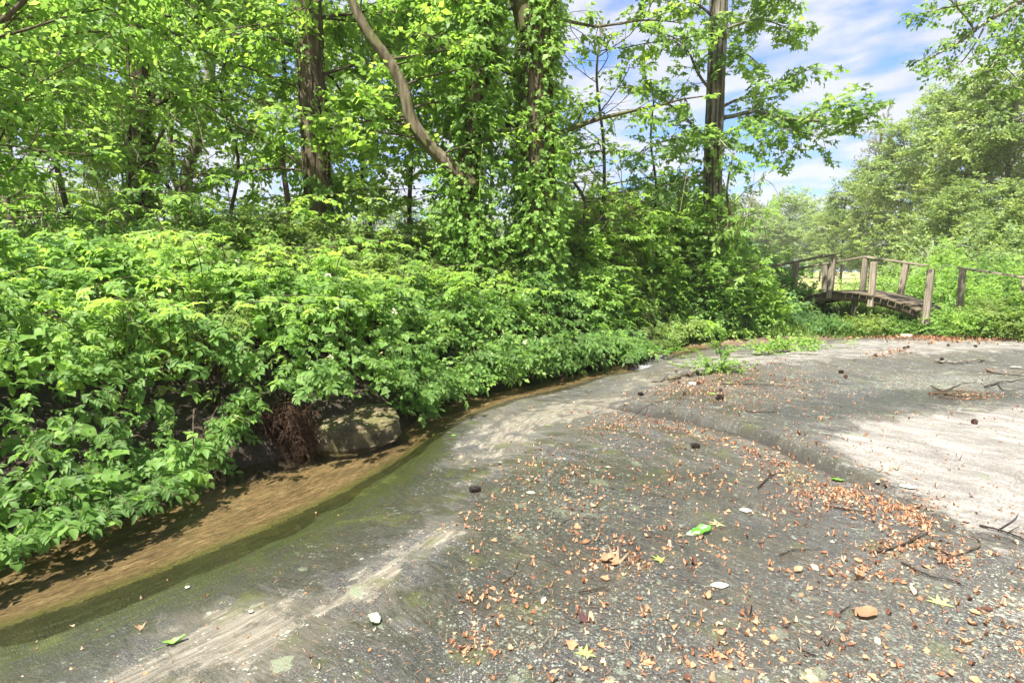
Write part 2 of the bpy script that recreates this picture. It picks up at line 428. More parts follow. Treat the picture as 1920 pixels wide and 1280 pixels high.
M['flower'] = leaf_mat('cream petal', (.55, .5, .3), (.7, .66, .45), (.8, .78, .6), 1.0)

def bark_mat(name, c0, c1, c2, sc=18, moss=0.0, stretch=.16, bump=.35, grey=0):
    m, t, o = mat(name)
    g = t.nodes.new('ShaderNodeTexCoord'); v = g.outputs['Object']
    mp = mapping(t, v, (1, 1, stretch))
    n1 = noise_n(t, mp, sc, 6, .65, .5); n2 = noise_n(t, v, 2.2, 4, .6); n3 = noise_n(t, v, 40, 3, .6)
    vo = t.nodes.new('ShaderNodeTexVoronoi'); vo.inputs['Scale'].default_value = sc*.8; lk(t, mp, vo.inputs['Vector']); vo.feature = 'F1'
    h = mth(t, 'ADD', mth(t, 'MULTIPLY', n1, .7), mth(t, 'MULTIPLY', vo.outputs['Distance'], .4))
    c = ramp(t, h, [(.3, c0), (.5, c1), (.72, c2)])
    c = mixc(t, mth(t, 'MULTIPLY', n3, .35), c, c1)
    c = mixc(t, 1.0, c, (.56, .60, .58), 'MULTIPLY')
    if grey: c = mixc(t, ramp(t, n2, [(.52, 0), (.62, grey)]), c, (.36, .35, .32))
    if moss: c = mixc(t, ramp(t, noise_n(t, v, 3.1, 5, .6), [(.5, 0), (.62, moss)]), c, (.07, .085, .018))
    p = pbsdf(t, Roughness=.9); lk(t, c, p.inputs['Base Color']); p.inputs['Specular IOR Level'].default_value = .2
    b = t.nodes.new('ShaderNodeBump'); b.inputs['Strength'].default_value = bump*2.6; b.inputs['Distance'].default_value = .04
    lk(t, h, b.inputs['Height']); lk(t, b.outputs[0], p.inputs['Normal']); lk(t, p.outputs[0], o.inputs[0])
    return m
M['bark'] = bark_mat('furrowed brown bark', (.035, .024, .016), (.12, .085, .055), (.26, .2, .14))
M['bark_moss'] = bark_mat('mossy brown bark', (.035, .025, .016), (.13, .095, .06), (.28, .22, .15), moss=.8)
M['bark_grey'] = bark_mat('grey plated bark', (.06, .05, .04), (.20, .165, .13), (.38, .34, .29), sc=14, grey=.5)
M['bark_pale'] = bark_mat('pale patchy bark', (.06, .045, .03), (.17, .125, .085), (.34, .28, .21), sc=9, grey=.35)
M['twig'] = bark_mat('brown twig bark', (.05, .035, .025), (.13, .09, .06), (.22, .16, .11), sc=40, stretch=1)
M['twig_dark'] = bark_mat('dark wet twig', (.02, .015, .012), (.05, .035, .026), (.12, .09, .07), sc=60, stretch=1)
M['root'] = bark_mat('red brown root', (.035, .018, .011), (.13, .065, .038), (.26, .15, .095), sc=60, stretch=1)
M['dead'] = bark_mat('bleached dead wood', (.3, .28, .25), (.45, .42, .38), (.6, .57, .52), sc=20, stretch=.5)

def wood_mat(gain=(1, 1, 1)):
    m, t, o = mat('weathered grey timber')
    g = t.nodes.new('ShaderNodeTexCoord'); v = g.outputs['Object']
    mp = mapping(t, v, (1, 1, .045)); oi = t.nodes.new('ShaderNodeObjectInfo')
    n1 = noise_n(t, mp, 55, 5, .65, .3); n2 = noise_n(t, v, 4, 3, .6)
    c = ramp(t, n1, [(.3, (.045, .035, .026)), (.48, (.15, .125, .095)), (.7, (.30, .26, .21))])
    c = mixc(t, ramp(t, n2, [(.45, 0), (.7, .7)]), c, (.10, .10, .06))
    c = mixc(t, mth(t, 'MULTIPLY', oi.outputs['Random'], .5), c, mixc(t, 1.0, c, (1.5, 1.45, 1.4), 'MULTIPLY'))
    c = mixc(t, 1.0, c, gain, 'MULTIPLY')
    p = pbsdf(t, Roughness=.88); lk(t, c, p.inputs['Base Color'])
    b = t.nodes.new('ShaderNodeBump'); b.inputs['Strength'].default_value = .6; b.inputs['Distance'].default_value = .006
    lk(t, n1, b.inputs['Height']); lk(t, b.outputs[0], p.inputs['Normal']); lk(t, p.outputs[0], o.inputs[0]); return m
M['wood'] = wood_mat((1.15, 1.13, 1.1))

def slab_mat():
    m, t, o = mat('wet gneiss slab')
    geo = t.nodes.new('ShaderNodeNewGeometry'); pos = geo.outputs['Position']
    def A(n): a = t.nodes.new('ShaderNodeAttribute'); a.attribute_name = n; return a.outputs['Fac']
    crack = A('crack'); pale, tan, algae, wet, lich, film = A('pale'), A('tan'), A('algae'), A('wet'), A('lichen'), A('film')
    warp = t.nodes.new('ShaderNodeTexNoise'); warp.inputs['Scale'].default_value = .8; warp.inputs['Detail'].default_value = 2; lk(t, pos, warp.inputs['Vector'])
    wv = t.nodes.new('ShaderNodeVectorMath'); wv.operation = 'MULTIPLY_ADD'; lk(t, warp.outputs['Color'], wv.inputs[0]); wv.inputs[1].default_value = (.5, .5, 0); lk(t, pos, wv.inputs[2])
    wp = wv.outputs[0]
    uvn = t.nodes.new('ShaderNodeUVMap'); uvn.uv_map = 'UVMap'; uv = uvn.outputs[0]
    f1 = noise_n(t, aniso(t, wp, 40, 1, 5.0), 13, 7, .72, .3); f2 = noise_n(t, aniso(t, wp, 40, 1, 3.5), 2.6, 6, .65, .3); f3 = noise_n(t, aniso(t, wp, 40, 1, 3), 60, 4, .7)
    s1 = noise_n(t, mapping(t, uv, (1.3, 7, 1)), 5, 7, .7, .3); s2 = noise_n(t, mapping(t, uv, (1, 4, 1)), 1.6, 6, .65, .4)
    big = noise_n(t, pos, 1.1, 5, .6); med = noise_n(t, pos, 5, 6, .65); fin_ = noise_n(t, pos, 90, 3, .7); tiny = noise_n(t, pos, 240, 2, .6)
    c = ramp(t, mth(t, 'ADD', mth(t, 'MULTIPLY', f1, .6), mth(t, 'MULTIPLY', f2, .4)), [(.38, (.009, .009, .009)), (.46, (.024, .0235, .0215)), (.54, (.058, .056, .049)), (.64, (.15, .143, .127))])
    c = mixc(t, ramp(t, f3, [(.5, 0), (.66, .5)]), c, (.15, .145, .125))
    c = mixc(t, ramp(t, tiny, [(.56, 0), (.68, .65)]), c, (.32, .30, .27))
    c = mixc(t, ramp(t, fin_, [(.3, .6), (.46, 0)]), c, (.014, .014, .012))
    c = mixc(t, ramp(t, mth(t, 'ADD', mth(t, 'MULTIPLY', big, .6), mth(t, 'MULTIPLY', f2, .4)), [(.44, 0), (.6, .65)]), c, (.080, .070, .038))
    c = mixc(t, ramp(t, mth(t, 'ADD', mth(t, 'MULTIPLY', noise_n(t, pos, 1.7, 6, .7, .5), .7), mth(t, 'MULTIPLY', f1, .3)), [(.53, 0), (.64, .6)]), c, (.165, .155, .132))
    # bare pale granite
    pc = ramp(t, mth(t, 'ADD', mth(t, 'MULTIPLY', f2, .5), mth(t, 'MULTIPLY', fin_, .5)), [(.36, (.085, .078, .068)), (.48, (.19, .175, .158)), (.62, (.37, .35, .32))])
    pc = mixc(t, ramp(t, f3, [(.34, .7), (.46, 0)]), pc, (.11, .10, .09))
    pc = mixc(t, ramp(t, noise_n(t, pos, 2.3, 7, .72), [(.36, .7), (.5, 0)]), pc, (.15, .14, .12))
    pm = mth(t, 'ADD', pale, mth(t, 'MULTIPLY', mth(t, 'SUBTRACT', mth(t, 'ADD', mth(t, 'MULTIPLY', med, .55), mth(t, 'MULTIPLY', f1, .45)), .5), 2.2))
    c = mixc(t, ramp(t, pm, [(.42, 0), (.66, 1)]), c, pc)
    # tan / cream scoured patches
    tc_ = ramp(t, s1, [(.34, (.07, .062, .045)), (.5, (.17, .15, .115)), (.68, (.31, .28, .225))])
    tm = mth(t, 'ADD', tan, mth(t, 'MULTIPLY', mth(t, 'SUBTRACT', mth(t, 'ADD', mth(t, 'MULTIPLY', med, .6), mth(t, 'MULTIPLY', s2, .4)), .5), 4.6))
    tm = mth(t, 'SUBTRACT', tm, ramp(t, fin_, [(.35, .25), (.6, 0)]))
    c = mixc(t, ramp(t, tm, [(.5, 0), (.72, .85)]), c, tc_)
    # lichen rosettes
    def lichen(scale, th, col, dens, c):
        vo = t.nodes.new('ShaderNodeTexVoronoi'); vo.inputs['Scale'].default_value = scale; lk(t, wp, vo.inputs['Vector'])
        wob = noise_n(t, pos, scale*2.6, 3, .7)
        d = mth(t, 'ADD', vo.outputs['Distance'], mth(t, 'MULTIPLY', mth(t, 'SUBTRACT', wob, .5), 1.1))
        sel = t.nodes.new('ShaderNodeSeparateColor'); lk(t, vo.outputs['Color'], sel.inputs[0])
        on = mth(t, 'LESS_THAN', sel.outputs[0], mth(t, 'MULTIPLY', mth(t, 'ADD', lich, ramp(t, med, [(.5, -.0), (.75, .25)])), dens))
        k = mth(t, 'MULTIPLY', ramp(t, d, [(th*.8, 1), (th, 0)]), on)
        k = mth(t, 'MULTIPLY', k, ramp(t, fin_, [(.25, .4), (.5, 1)]))
        return mixc(t, k, c, col)
    c = lichen(26, .34, (.26, .29, .21), .75, c)
    c = lichen(60, .40, (.34, .36, .29), .8, c)
    c = lichen(7, .34, (.17, .19, .125), .55, c)
    c = lichen(120, .42, (.28, .30, .245), .9, c)
    # algae and the always-wet margin
    am = mth(t, 'ADD', algae, mth(t, 'MULTIPLY', mth(t, 'SUBTRACT', s1, .5), 1.6))
    ac = ramp(t, mth(t, 'ADD', mth(t, 'MULTIPLY', s1, .6), mth(t, 'MULTIPLY', f3, .4)), [(.33, (.014, .018, .006)), (.48, (.042, .052, .012)), (.66, (.10, .11, .03))])
    c = mixc(t, ramp(t, am, [(.4, 0), (.75, .95)]), c, ac)
    # damp stone is darker and shinier
    wm = mth(t, 'ADD', wet, mth(t, 'MULTIPLY', mth(t, 'SUBTRACT', mth(t, 'ADD', mth(t, 'MULTIPLY', f2, .6), mth(t, 'MULTIPLY', noise_n(t, pos, .9, 5, .6, .6), .4)), .5), 3.2))
    wk = ramp(t, wm, [(.35, 0), (.65, 1)])
    c = mixc(t, mth(t, 'MULTIPLY', wk, .62), c, mixc(t, 1.0, c, (.42, .425, .45), 'MULTIPLY'))
    moss = mth(t, 'MULTIPLY', ramp(t, noise_n(t, pos, 3.3, 6, .7), [(.56, 0), (.66, .8)]), mth(t, 'SUBTRACT', 1.0, pale))
    c = mixc(t, mth(t, 'MULTIPLY', moss, .75), c, (.075, .085, .02))
    c = mixc(t, 1.0, c, (.84, .84, .84), 'MULTIPLY')
    c = mixc(t, mth(t, 'MULTIPLY', crack, .92), c, (.02, .017, .012))
    rough = mth(t, 'SUBTRACT', .85, mth(t, 'MULTIPLY', wk, ramp(t, f3, [(.3, .42), (.7, .66)])))
    p = pbsdf(t); lk(t, c, p.inputs['Base Color']); lk(t, rough, p.inputs['Roughness'])
    p.inputs['Specular IOR Level'].default_value = .5
    coatw = mth(t, 'MULTIPLY', wk, .55, clamp=True)
    fsel = mixc(t, film, f1, s1); h = mth(t, 'ADD', mth(t, 'ADD', mth(t, 'MULTIPLY', fsel, .9), mth(t, 'MULTIPLY', f3, .35)), mth(t, 'MULTIPLY', fin_, .3))
    b = t.nodes.new('ShaderNodeBump'); b.inputs['Strength'].default_value = .85; b.inputs['Distance'].default_value = .014
    lk(t, h, b.inputs['Height']); lk(t, b.outputs[0], p.inputs['Normal'])
    lk(t, coatw, p.inputs['Coat Weight']); p.inputs['Coat Roughness'].default_value = .22; p.inputs['Coat IOR'].default_value = 1.33
    b2 = t.nodes.new('ShaderNodeBump'); b2.inputs['Strength'].default_value = .5; b2.inputs['Distance'].default_value = .01
    lk(t, f1, b2.inputs['Height']); lk(t, b2.outputs[0], p.inputs['Coat Normal'])
    lk(t, p.outputs[0], o.inputs[0]); return m
M['slab'] = slab_mat()

def bed_mat():
    m, t, o = mat('sandy creek bed')
    g = t.nodes.new('ShaderNodeUVMap'); g.uv_map = 'UVMap'; v = g.outputs[0]
    geo = t.nodes.new('ShaderNodeNewGeometry'); pos = geo.outputs['Position']
    st = noise_n(t, mapping(t, v, (1.6, 5.5, 1)), 2.4, 7, .7, .8); st2 = noise_n(t, mapping(t, v, (3, 12, 1)), 4.0, 6, .75, .6)
    n2 = noise_n(t, pos, 30, 5, .7)
    c = ramp(t, st, [(.32, (.065, .046, .025)), (.48, (.155, .108, .056)), (.66, (.28, .21, .12))])
    c = mixc(t, ramp(t, st2, [(.42, .7), (.56, 0)]), c, (.05, .038, .018))
    c = mixc(t, ramp(t, n2, [(.55, 0), (.7, .5)]), c, (.26, .19, .10))
    a = t.nodes.new('ShaderNodeAttribute'); a.attribute_name = 'algae'
    c = mixc(t, ramp(t, mth(t, 'ADD', a.outputs['Fac'], mth(t, 'MULTIPLY', mth(t, 'SUBTRACT', st2, .5), 1.0)), [(.35, 0), (.8, .9)]), c, (.065, .072, .014))
    a2 = t.nodes.new('ShaderNodeAttribute'); a2.attribute_name = 'wet'
    p = pbsdf(t, Roughness=.55); lk(t, c, p.inputs['Base Color'])
    b = t.nodes.new('ShaderNodeBump'); b.inputs['Strength'].default_value = .5; b.inputs['Distance'].default_value = .01
    lk(t, st, b.inputs['Height']); lk(t, b.outputs[0], p.inputs['Normal']); lk(t, p.outputs[0], o.inputs[0]); return m
M['bed'] = bed_mat()
def soil_mat(name, cs, scale=9):
    m, t, o = mat(name); geo = t.nodes.new('ShaderNodeNewGeometry'); pos = geo.outputs['Position']
    n = noise_n(t, pos, scale, 8, .7); n2 = noise_n(t, pos, scale*7, 4, .7)
    c = ramp(t, mth(t, 'ADD', mth(t, 'MULTIPLY', n, .6), mth(t, 'MULTIPLY', n2, .4)), [(.35, cs[0]), (.5, cs[1]), (.68, cs[2])])
    p = pbsdf(t, Roughness=.95); lk(t, c, p.inputs['Base Color'])
    b = t.nodes.new('ShaderNodeBump'); b.inputs['Strength'].default_value = .8; b.inputs['Distance'].default_value = .03
    lk(t, n2, b.inputs['Height']); lk(t, b.outputs[0], p.inputs['Normal']); lk(t, p.outputs[0], o.inputs[0]); return m
M['soil'] = soil_mat('dark bank soil', [(.012, .009, .006), (.035, .024, .015), (.075, .052, .032)])
M['litter_soil'] = soil_mat('leaf strewn soil', [(.05, .03, .02), (.12, .075, .05), (.24, .16, .11)], 14)
M['field'] = soil_mat('dry pasture grass', [(.15, .15, .045), (.26, .24, .085), (.36, .32, .14)], 3)

def water_mat():
    m, t, o = mat('creek water')
    g = t.nodes.new('ShaderNodeUVMap'); g.uv_map = 'UVMap'; v = g.outputs[0]
    a = noise_n(t, mapping(t, v, (2.0, 7.0, 1)), 2.6, 6, .62, .5); b_ = noise_n(t, mapping(t, v, (4, 11, 1)), 6.5, 4, .6, .3)
    h = mth(t, 'ADD', mth(t, 'MULTIPLY', a, .7), mth(t, 'MULTIPLY', b_, .35))
    bp = t.nodes.new('ShaderNodeBump'); bp.inputs['Strength'].default_value = .9; bp.inputs['Distance'].default_value = .035; lk(t, h, bp.inputs['Height'])
    tr = t.nodes.new('ShaderNodeBsdfTransparent'); tr.inputs[0].default_value = (.93, .90, .80, 1)
    gl = t.nodes.new('ShaderNodeBsdfGlossy'); gl.inputs['Roughness'].default_value = .05; lk(t, bp.outputs[0], gl.inputs['Normal'])
    fr = t.nodes.new('ShaderNodeFresnel'); fr.inputs[0].default_value = 1.38; lk(t, bp.outputs[0], fr.inputs['Normal'])
    mx = t.nodes.new('ShaderNodeMixShader'); lk(t, fr.outputs[0], mx.inputs[0]); lk(t, tr.outputs[0], mx.inputs[1]); lk(t, gl.outputs[0], mx.inputs[2])
    at_ = t.nodes.new('ShaderNodeAttribute'); at_.attribute_name = 'foam'
    fm = ramp(t, mth(t, 'ADD', at_.outputs['Fac'], mth(t, 'MULTIPLY', mth(t, 'SUBTRACT', noise_n(t, mapping(t, v, (4, 9, 1)), 7, 5, .7), .5), 2.4)), [(.62, 0), (.8, .8)])
    df = t.nodes.new('ShaderNodeBsdfDiffuse'); df.inputs[0].default_value = (.7, .74, .78, 1)
    m2 = t.nodes.new('ShaderNodeMixShader'); lk(t, fm, m2.inputs[0]); lk(t, mx.outputs[0], m2.inputs[1]); lk(t, df.outputs[0], m2.inputs[2])
    lk(t, m2.outputs[0], o.inputs[0]); return m
M['water'] = water_mat()

def boulder_mat():
    m, t, o = mat('mossy boulder'); g = t.nodes.new('ShaderNodeTexCoord'); v = g.outputs['Object']
    n1 = noise_n(t, v, 5, 7, .7); n2 = noise_n(t, v, 28, 5, .75); n3 = noise_n(t, v, 3.1, 6, .65)
    c = ramp(t, mth(t, 'ADD', mth(t, 'MULTIPLY', n1, .5), mth(t, 'MULTIPLY', n2, .5)), [(.36, (.02, .017, .011)), (.48, (.075, .063, .036)), (.57, (.15, .13, .08)), (.68, (.33, .29, .21))])
    c = mixc(t, ramp(t, n3, [(.47, 0), (.58, .65)]), c, (.07, .075, .018))
    c = mixc(t, 1.0, c, (1.0, .92, .76), 'MULTIPLY')
    c = mixc(t, ramp(t, noise_n(t, mapping(t, v, (1, 1, 1), (0, 0, 0), (4, 2, 1)), 6, 7, .75), [(.63, 0), (.68, .8)]), c, (.45, .46, .38))
    p = pbsdf(t, Roughness=.85); lk(t, c, p.inputs['Base Color'])
    b = t.nodes.new('ShaderNodeBump'); b.inputs['Strength'].default_value = .9; b.inputs['Distance'].default_value = .02
    lk(t, n2, b.inputs['Height']); lk(t, b.outputs[0], p.inputs['Normal']); lk(t, p.outputs[0], o.inputs[0]); return m
M['boulder'] = boulder_mat()
def deadleaf_mat(name, stops, tw=.25, rough=.7):
    m, t, o = mat(name); a = t.nodes.new('ShaderNodeAttribute'); a.attribute_name = 'tint'
    oi = t.nodes.new('ShaderNodeObjectInfo'); g = t.nodes.new('ShaderNodeNewGeometry')
    f = mth(t, 'ADD', a.outputs['Fac'], mth(t, 'MULTIPLY', mth(t, 'SUBTRACT', mth(t, 'FRACT', mth(t, 'ADD', oi.outputs['Random'], g.outputs['Random Per Island'])), .5), .55), clamp=True)
    c = ramp(t, f, stops)
    n = noise_n(t, g.outputs['Position'], 160, 4, .7); c = mixc(t, ramp(t, n, [(.35, .5), (.55, 0)]), c, mixc(t, 1.0, c, (.5, .45, .4), 'MULTIPLY'))
    p = pbsdf(t, Roughness=rough); lk(t, c, p.inputs['Base Color']); p.inputs['Specular IOR Level'].default_value = .3
    tr = t.nodes.new('ShaderNodeBsdfTranslucent'); lk(t, c, tr.inputs[0]); mx = t.nodes.new('ShaderNodeMixShader'); mx.inputs[0].default_value = tw
    lk(t, p.outputs[0], mx.inputs[1]); lk(t, tr.outputs[0], mx.inputs[2]); lk(t, mx.outputs[0], o.inputs[0]); return m
M['litter'] = deadleaf_mat('dead leaf scraps', [(0, (.09, .042, .028)), (.25, (.24, .11, .06)), (.5, (.42, .205, .105)), (.8, (.5, .31, .19)), (1, (.55, .43, .3))])
M['deadbrown'] = deadleaf_mat('tan dead leaf', [(0, (.24, .14, .075)), (.5, (.32, .205, .12)), (1, (.40, .27, .16))])
M['darkleaf'] = deadleaf_mat('dark maroon dead leaf', [(0, (.04, .022, .022)), (.5, (.085, .04, .038)), (1, (.14, .07, .06))])
M['yleaf'] = deadleaf_mat('pale yellow green leaf', [(0, (.30, .40, .08)), (.5, (.38, .46, .12)), (1, (.46, .50, .2))], .2, .5)
M['wleaf'] = deadleaf_mat('bleached pale leaf', [(0, (.30, .36, .22)), (.5, (.40, .44, .32)), (1, (.48, .50, .42))], .1, .5)
M['gleaf'] = deadleaf_mat('fresh green leaf', [(0, (.07, .22, .03)), (.5, (.11, .3, .04)), (1, (.2, .38, .08))], .2, .35)
M['cone'] = deadleaf_mat('dark pine cone', [(0, (.012, .009, .008)), (.5, (.028, .019, .014)), (1, (.06, .04, .028))], 0, .6)
M['conebr'] = deadleaf_mat('brown cone', [(0, (.05, .025, .018)), (.5, (.1, .05, .035)), (1, (.17, .09, .06))], 0, .8)
#PART2
# ------------------------------------------------------------------ ground: slab, creek bed, bank, verge
def build_ground():
    ys = [-2.5]
    while ys[-1] < 14.6:
        y = ys[-1]; ys.append(y+max(.016, .0062*max(y, 0)) if y > .9 else y+.06)
    ys = np.array(ys); nx = 470
    u = np.linspace(-1, 1, nx)
    w = np.maximum(5.5, 1.25*ys+2.2)
    X = (np.sign(u)*(.55*np.abs(u)+.45*np.abs(u)**2.2))[None, :]*w[:, None]; Y = np.repeat(ys[:, None], nx, 1)
    x, y = X.ravel(), Y.ravel(); z = terrain(x, y)
    V = np.stack([x, y, z], -1); ny = len(ys)
    i = np.arange(ny-1)[:, None]*nx; j = np.arange(nx-1)[None]
    Q = np.stack([i+j, i+j+1, i+nx+j+1, i+nx+j], -1).reshape(-1, 4)
    si, al = poly_sd(x, y, INN); so, _ = poly_sd(x, y, OUT); so = -so; se, _ = poly_sd(x, y, SLAB_END); se = -se
    def W_(pts): return [on_slab(*p) for p in pts]
    m = lambda pts, soft: poly_mask(x, y, W_(pts), soft)
    pale = np.maximum.reduce([
        .95*m([(1560, 880), (1540, 840), (1620, 800), (1760, 782), (1990, 760), (2100, 1040), (1850, 1010), (1770, 985), (1700, 945)], .5),
        .55*m([(1840, 1010), (1990, 1000), (2000, 1300), (1890, 1200)], .25),
        .62*m([(1240, 662), (1330, 652), (1500, 640), (1920, 634), (2100, 640), (2100, 668), (1800, 672), (1600, 690), (1430, 702), (1330, 700)], .5),
        .35*m([(1680, 690), (1920, 690), (1960, 745), (1700, 740)], .4),
        .3*m([(1480, 905), (1620, 925), (1700, 1000), (1640, 1050), (1500, 1000)], .3)])
    tan = np.maximum.reduce([
        1.0*m([(835, 850), (880, 800), (960, 760), (1060, 738), (1180, 735), (1160, 765), (1020, 800), (900, 850)], .35),
        .6*m([(1180, 690), (1260, 668), (1340, 690), (1320, 720), (1220, 730), (1120, 735)], .3),
        1.1*m([(640, 1080), (760, 1000), (830, 960), (860, 985), (740, 1050), (700, 1110), (560, 1130)], .22),
        1.15*m([(300, 1160), (430, 1100), (560, 1100), (560, 1160), (470, 1230), (330, 1290), (150, 1300)], .25),
        .35*m([(800, 900), (900, 860), (1000, 850), (960, 930), (860, 960)], .3)])
    near = 1-smooth((y-4.2)/2.2)
    algae = near*(1-.85*tan)*(.80*np.exp(-np.clip(si-.12, 0, None)/.28)+.30*np.exp(-np.clip(si-.6, 0, None)/.6))+(1-near)*.45*np.exp(-np.clip(si, 0, None)/.16)
    led, la = poly_sd(x, y, LEDGE); led = -led; crk = .55*np.exp(-((led+.012)/.05)**2)+.95*np.exp(-((led+.04)/.026)**2)*smooth(la/.4)*(1-smooth((la-2.3)/1.0))
    algae = np.where(si < 0, np.exp(-(-si)/.16)*.9*(.35+.65*near), algae)
    wet = .42+.6*np.exp(-np.clip(si-.3, 0, None)/.6)*near+.40*m([(1100, 1000), (1500, 960), (1900, 1080), (2000, 1400), (1000, 1400)], .8)
    wet += .3*m([(1450, 790), (1560, 745), (1740, 738), (1920, 740), (1920, 765), (1640, 790), (1480, 830)], .3)
    wet += .35*m([(850, 880), (1200, 860), (1450, 960), (1420, 1100), (1000, 1150), (800, 1050)], .6)
    wet -= 1.2*pale+.95*tan
    lich = .05+.5*m([(1650, 1080), (1990, 1120), (2000, 1400), (1350, 1400)], .5)+.35*m([(820, 900), (1050, 860), (1150, 960), (900, 1010)], .3)+.4*m([(900, 1160), (1250, 1120), (1300, 1300), (900, 1300)], .3)+.35*m([(1560, 715), (1900, 705), (1800, 740), (1560, 740)], .3)
    lich = lich*smooth((si-.9)/.8)
    at_ = {'pale': pale, 'tan': tan, 'algae': algae, 'wet': wet, 'crack': crk, 'lichen': lich, 'film': np.exp(-np.clip(si-.8, 0, None)/.3)}
    fc = lambda a: a[Q].mean(1)
    fso, fsi, fse = fc(so), fc(si), fc(se)
    uv = np.stack([al, si], -1)
    sets = {'bank': fso > 0, 'bed': (fso <= 0) & (fsi <= 0), 'verge': (fso <= 0) & (fsi > 0) & (fse > 0), 'slab': (fso <= 0) & (fsi > 0) & (fse <= 0)}
    for nm, mt, key in (('rock_slab', M['slab'], 'slab'), ('creek_bed', M['bed'], 'bed'), ('creek_bank', M['soil'], 'bank'), ('woodland_verge', M['litter_soil'], 'verge')):
        q = Q[sets[key]]; used = np.unique(q); re = np.zeros(len(V), int); re[used] = np.arange(len(used))
        me = new_mesh(nm, V[used], re[q], mt, {k: a[used] for k, a in at_.items()}, True, uv=uv[used])
        link(nm, me, kind='structure')
    # the wide ground sheet out to the horizon
    g = np.concatenate([-np.geomspace(18, 1500, 26)[::-1], np.linspace(-16, 16, 25), np.geomspace(18, 1500, 26)])
    gx, gy = np.meshgrid(g, g); gx, gy = gx.ravel(), gy.ravel()
    gz = .33+.25*(fbm(gx*.03, gy*.03)-.5)*smooth((np.hypot(gx, gy)-20)/20)
    inside = (gy > -2.4) & (gy < 14.3) & (np.abs(gx) < np.maximum(5.5, 1.25*gy+2.2)-.3)
    gz = np.where(inside, -1.2, gz); gz = np.where((gy <= -2.3) & (gy > -9) & ~inside, -.08, gz)
    n = len(g); i = np.arange(n-1)[:, None]*n; j = np.arange(n-1)[None]
    q = np.stack([i+j, i+j+1, i+n+j+1, i+n+j], -1).reshape(-1, 4)
    link('pasture_ground', new_mesh('pasture_ground', np.stack([gx, gy, gz], -1), q, M['field']), kind='structure')
build_ground()

def resample(P, n, ext=5.0):
    P = np.asarray(P); P = np.vstack([P[0]+(P[0]-P[1])/np.linalg.norm(P[0]-P[1])*ext, P, P[-1]+(P[-1]-P[-2])/np.linalg.norm(P[-1]-P[-2])*3])
    s = np.r_[0, np.cumsum(np.linalg.norm(np.diff(P, axis=0), axis=1))]; t = np.linspace(0, s[-1], n)
    return np.stack([np.interp(t, s, P[:, 0]), np.interp(t, s, P[:, 1])], -1), t
A_, sA = resample(OUT, 260); B_, sB = resample(INN, 260)
fr = np.linspace(-.35, 1.35, 34)
Wp = A_[:, None]*(1-fr)[None, :, None]+B_[:, None]*fr[None, :, None]
wx, wy = Wp[..., 0].ravel(), Wp[..., 1].ravel()
wid = np.linalg.norm(A_-B_, axis=1)
UV = np.stack([np.repeat(((sA+sB)/2)[:, None], 34, 1).ravel(), (fr[None]*wid[:, None]).ravel()], -1)
wz = water_z(wy)+.006*(fbm(UV[:, 0]*2.0, UV[:, 1]*9, s=77)-.5)
CA = [on_water(1212, 668), on_water(1235, 688), on_water(1190, 690)]
foam = sum(k*np.exp(-(((wx-c[0])**2+(wy-c[1])**2)/r**2)) for c, r, k in zip(CA, (.55, .4, .35), (.75, .45, .35)))
wz = wz+.04*foam*(fbm(wx*6, wy*6, s=3)-.5)
i = np.arange(259)[:, None]*34; j = np.arange(33)[None]
q = np.stack([i+j, i+j+1, i+34+j+1, i+34+j], -1).reshape(-1, 4)
link('creek_water', new_mesh('creek_water', np.stack([wx, wy, wz], -1), q, M['water'], {'foam': foam}, True, uv=UV), kind='structure')

# ------------------------------------------------------------------ boulder and root mass at the waterline
def rounded_rock(name, a, b, c, seed, amp=.12, box=.55, n=40):
    u = np.linspace(0, 2*np.pi, n, endpoint=False); v = np.linspace(-np.pi/2, np.pi/2, n//2+1)
    uu, vv = np.meshgrid(u, v); x = np.cos(vv)*np.cos(uu); y = np.cos(vv)*np.sin(uu); z = np.sin(vv)
    pw = lambda t: np.sign(t)*np.abs(t)**box
    P = np.stack([pw(x), pw(y), pw(z)], -1).reshape(-1, 3)
    d = 1+amp*2*(fbm(P[:, 0]*1.3+seed, P[:, 1]*1.3, P[:, 2]*1.3+5, 3, s=seed)-.5)+amp*.5*(fbm(P[:, 0]*5, P[:, 1]*5, P[:, 2]*5, 3, s=seed+4)-.5)
    d = d+(.05*(fbm(P[:, 0]*11, P[:, 1]*11, P[:, 2]*11, 3, s=seed+9)-.5) if n > 50 else 0)
    P = P*d[:, None]*np.array([a, b, c])
    m = n//2+1; i = np.arange(m-1)[:, None]*n; j = np.arange(n)[None]; j2 = (j+1) % n
    q = np.stack([i+j, i+j2, i+n+j2, i+n+j], -1).reshape(-1, 4)
    return P, np.concatenate([q[:, [0, 1, 2]], q[:, [0, 2, 3]]])
bl = on_water(655, 838); bl_c = at(658, 812, 5.15)
P, T = rounded_rock('boulder', .40, .34, .15, 5, .2, .34, 96)
P[:, 2] += np.where(P[:, 2] < 0, -.12*P[:, 0]*(-P[:, 2]/.15)*.0, 0)
P[:, 2] = np.where(P[:, 2] < 0, P[:, 2]*(1-.55*np.clip(P[:, 0]/.42, 0, 1)), P[:, 2])
P[:, 2] += .05*P[:, 0]
bo = thing('boulder', 'squarish mossy boulder overhanging the creek at the foot of the leafy bank', 'boulder', (bl_c[0]+.03, 5.2, bl_c[2]+.035), me=new_mesh('boulder', P, T, M['boulder']))
bo.rotation_euler = (R(4), 0, R(18))

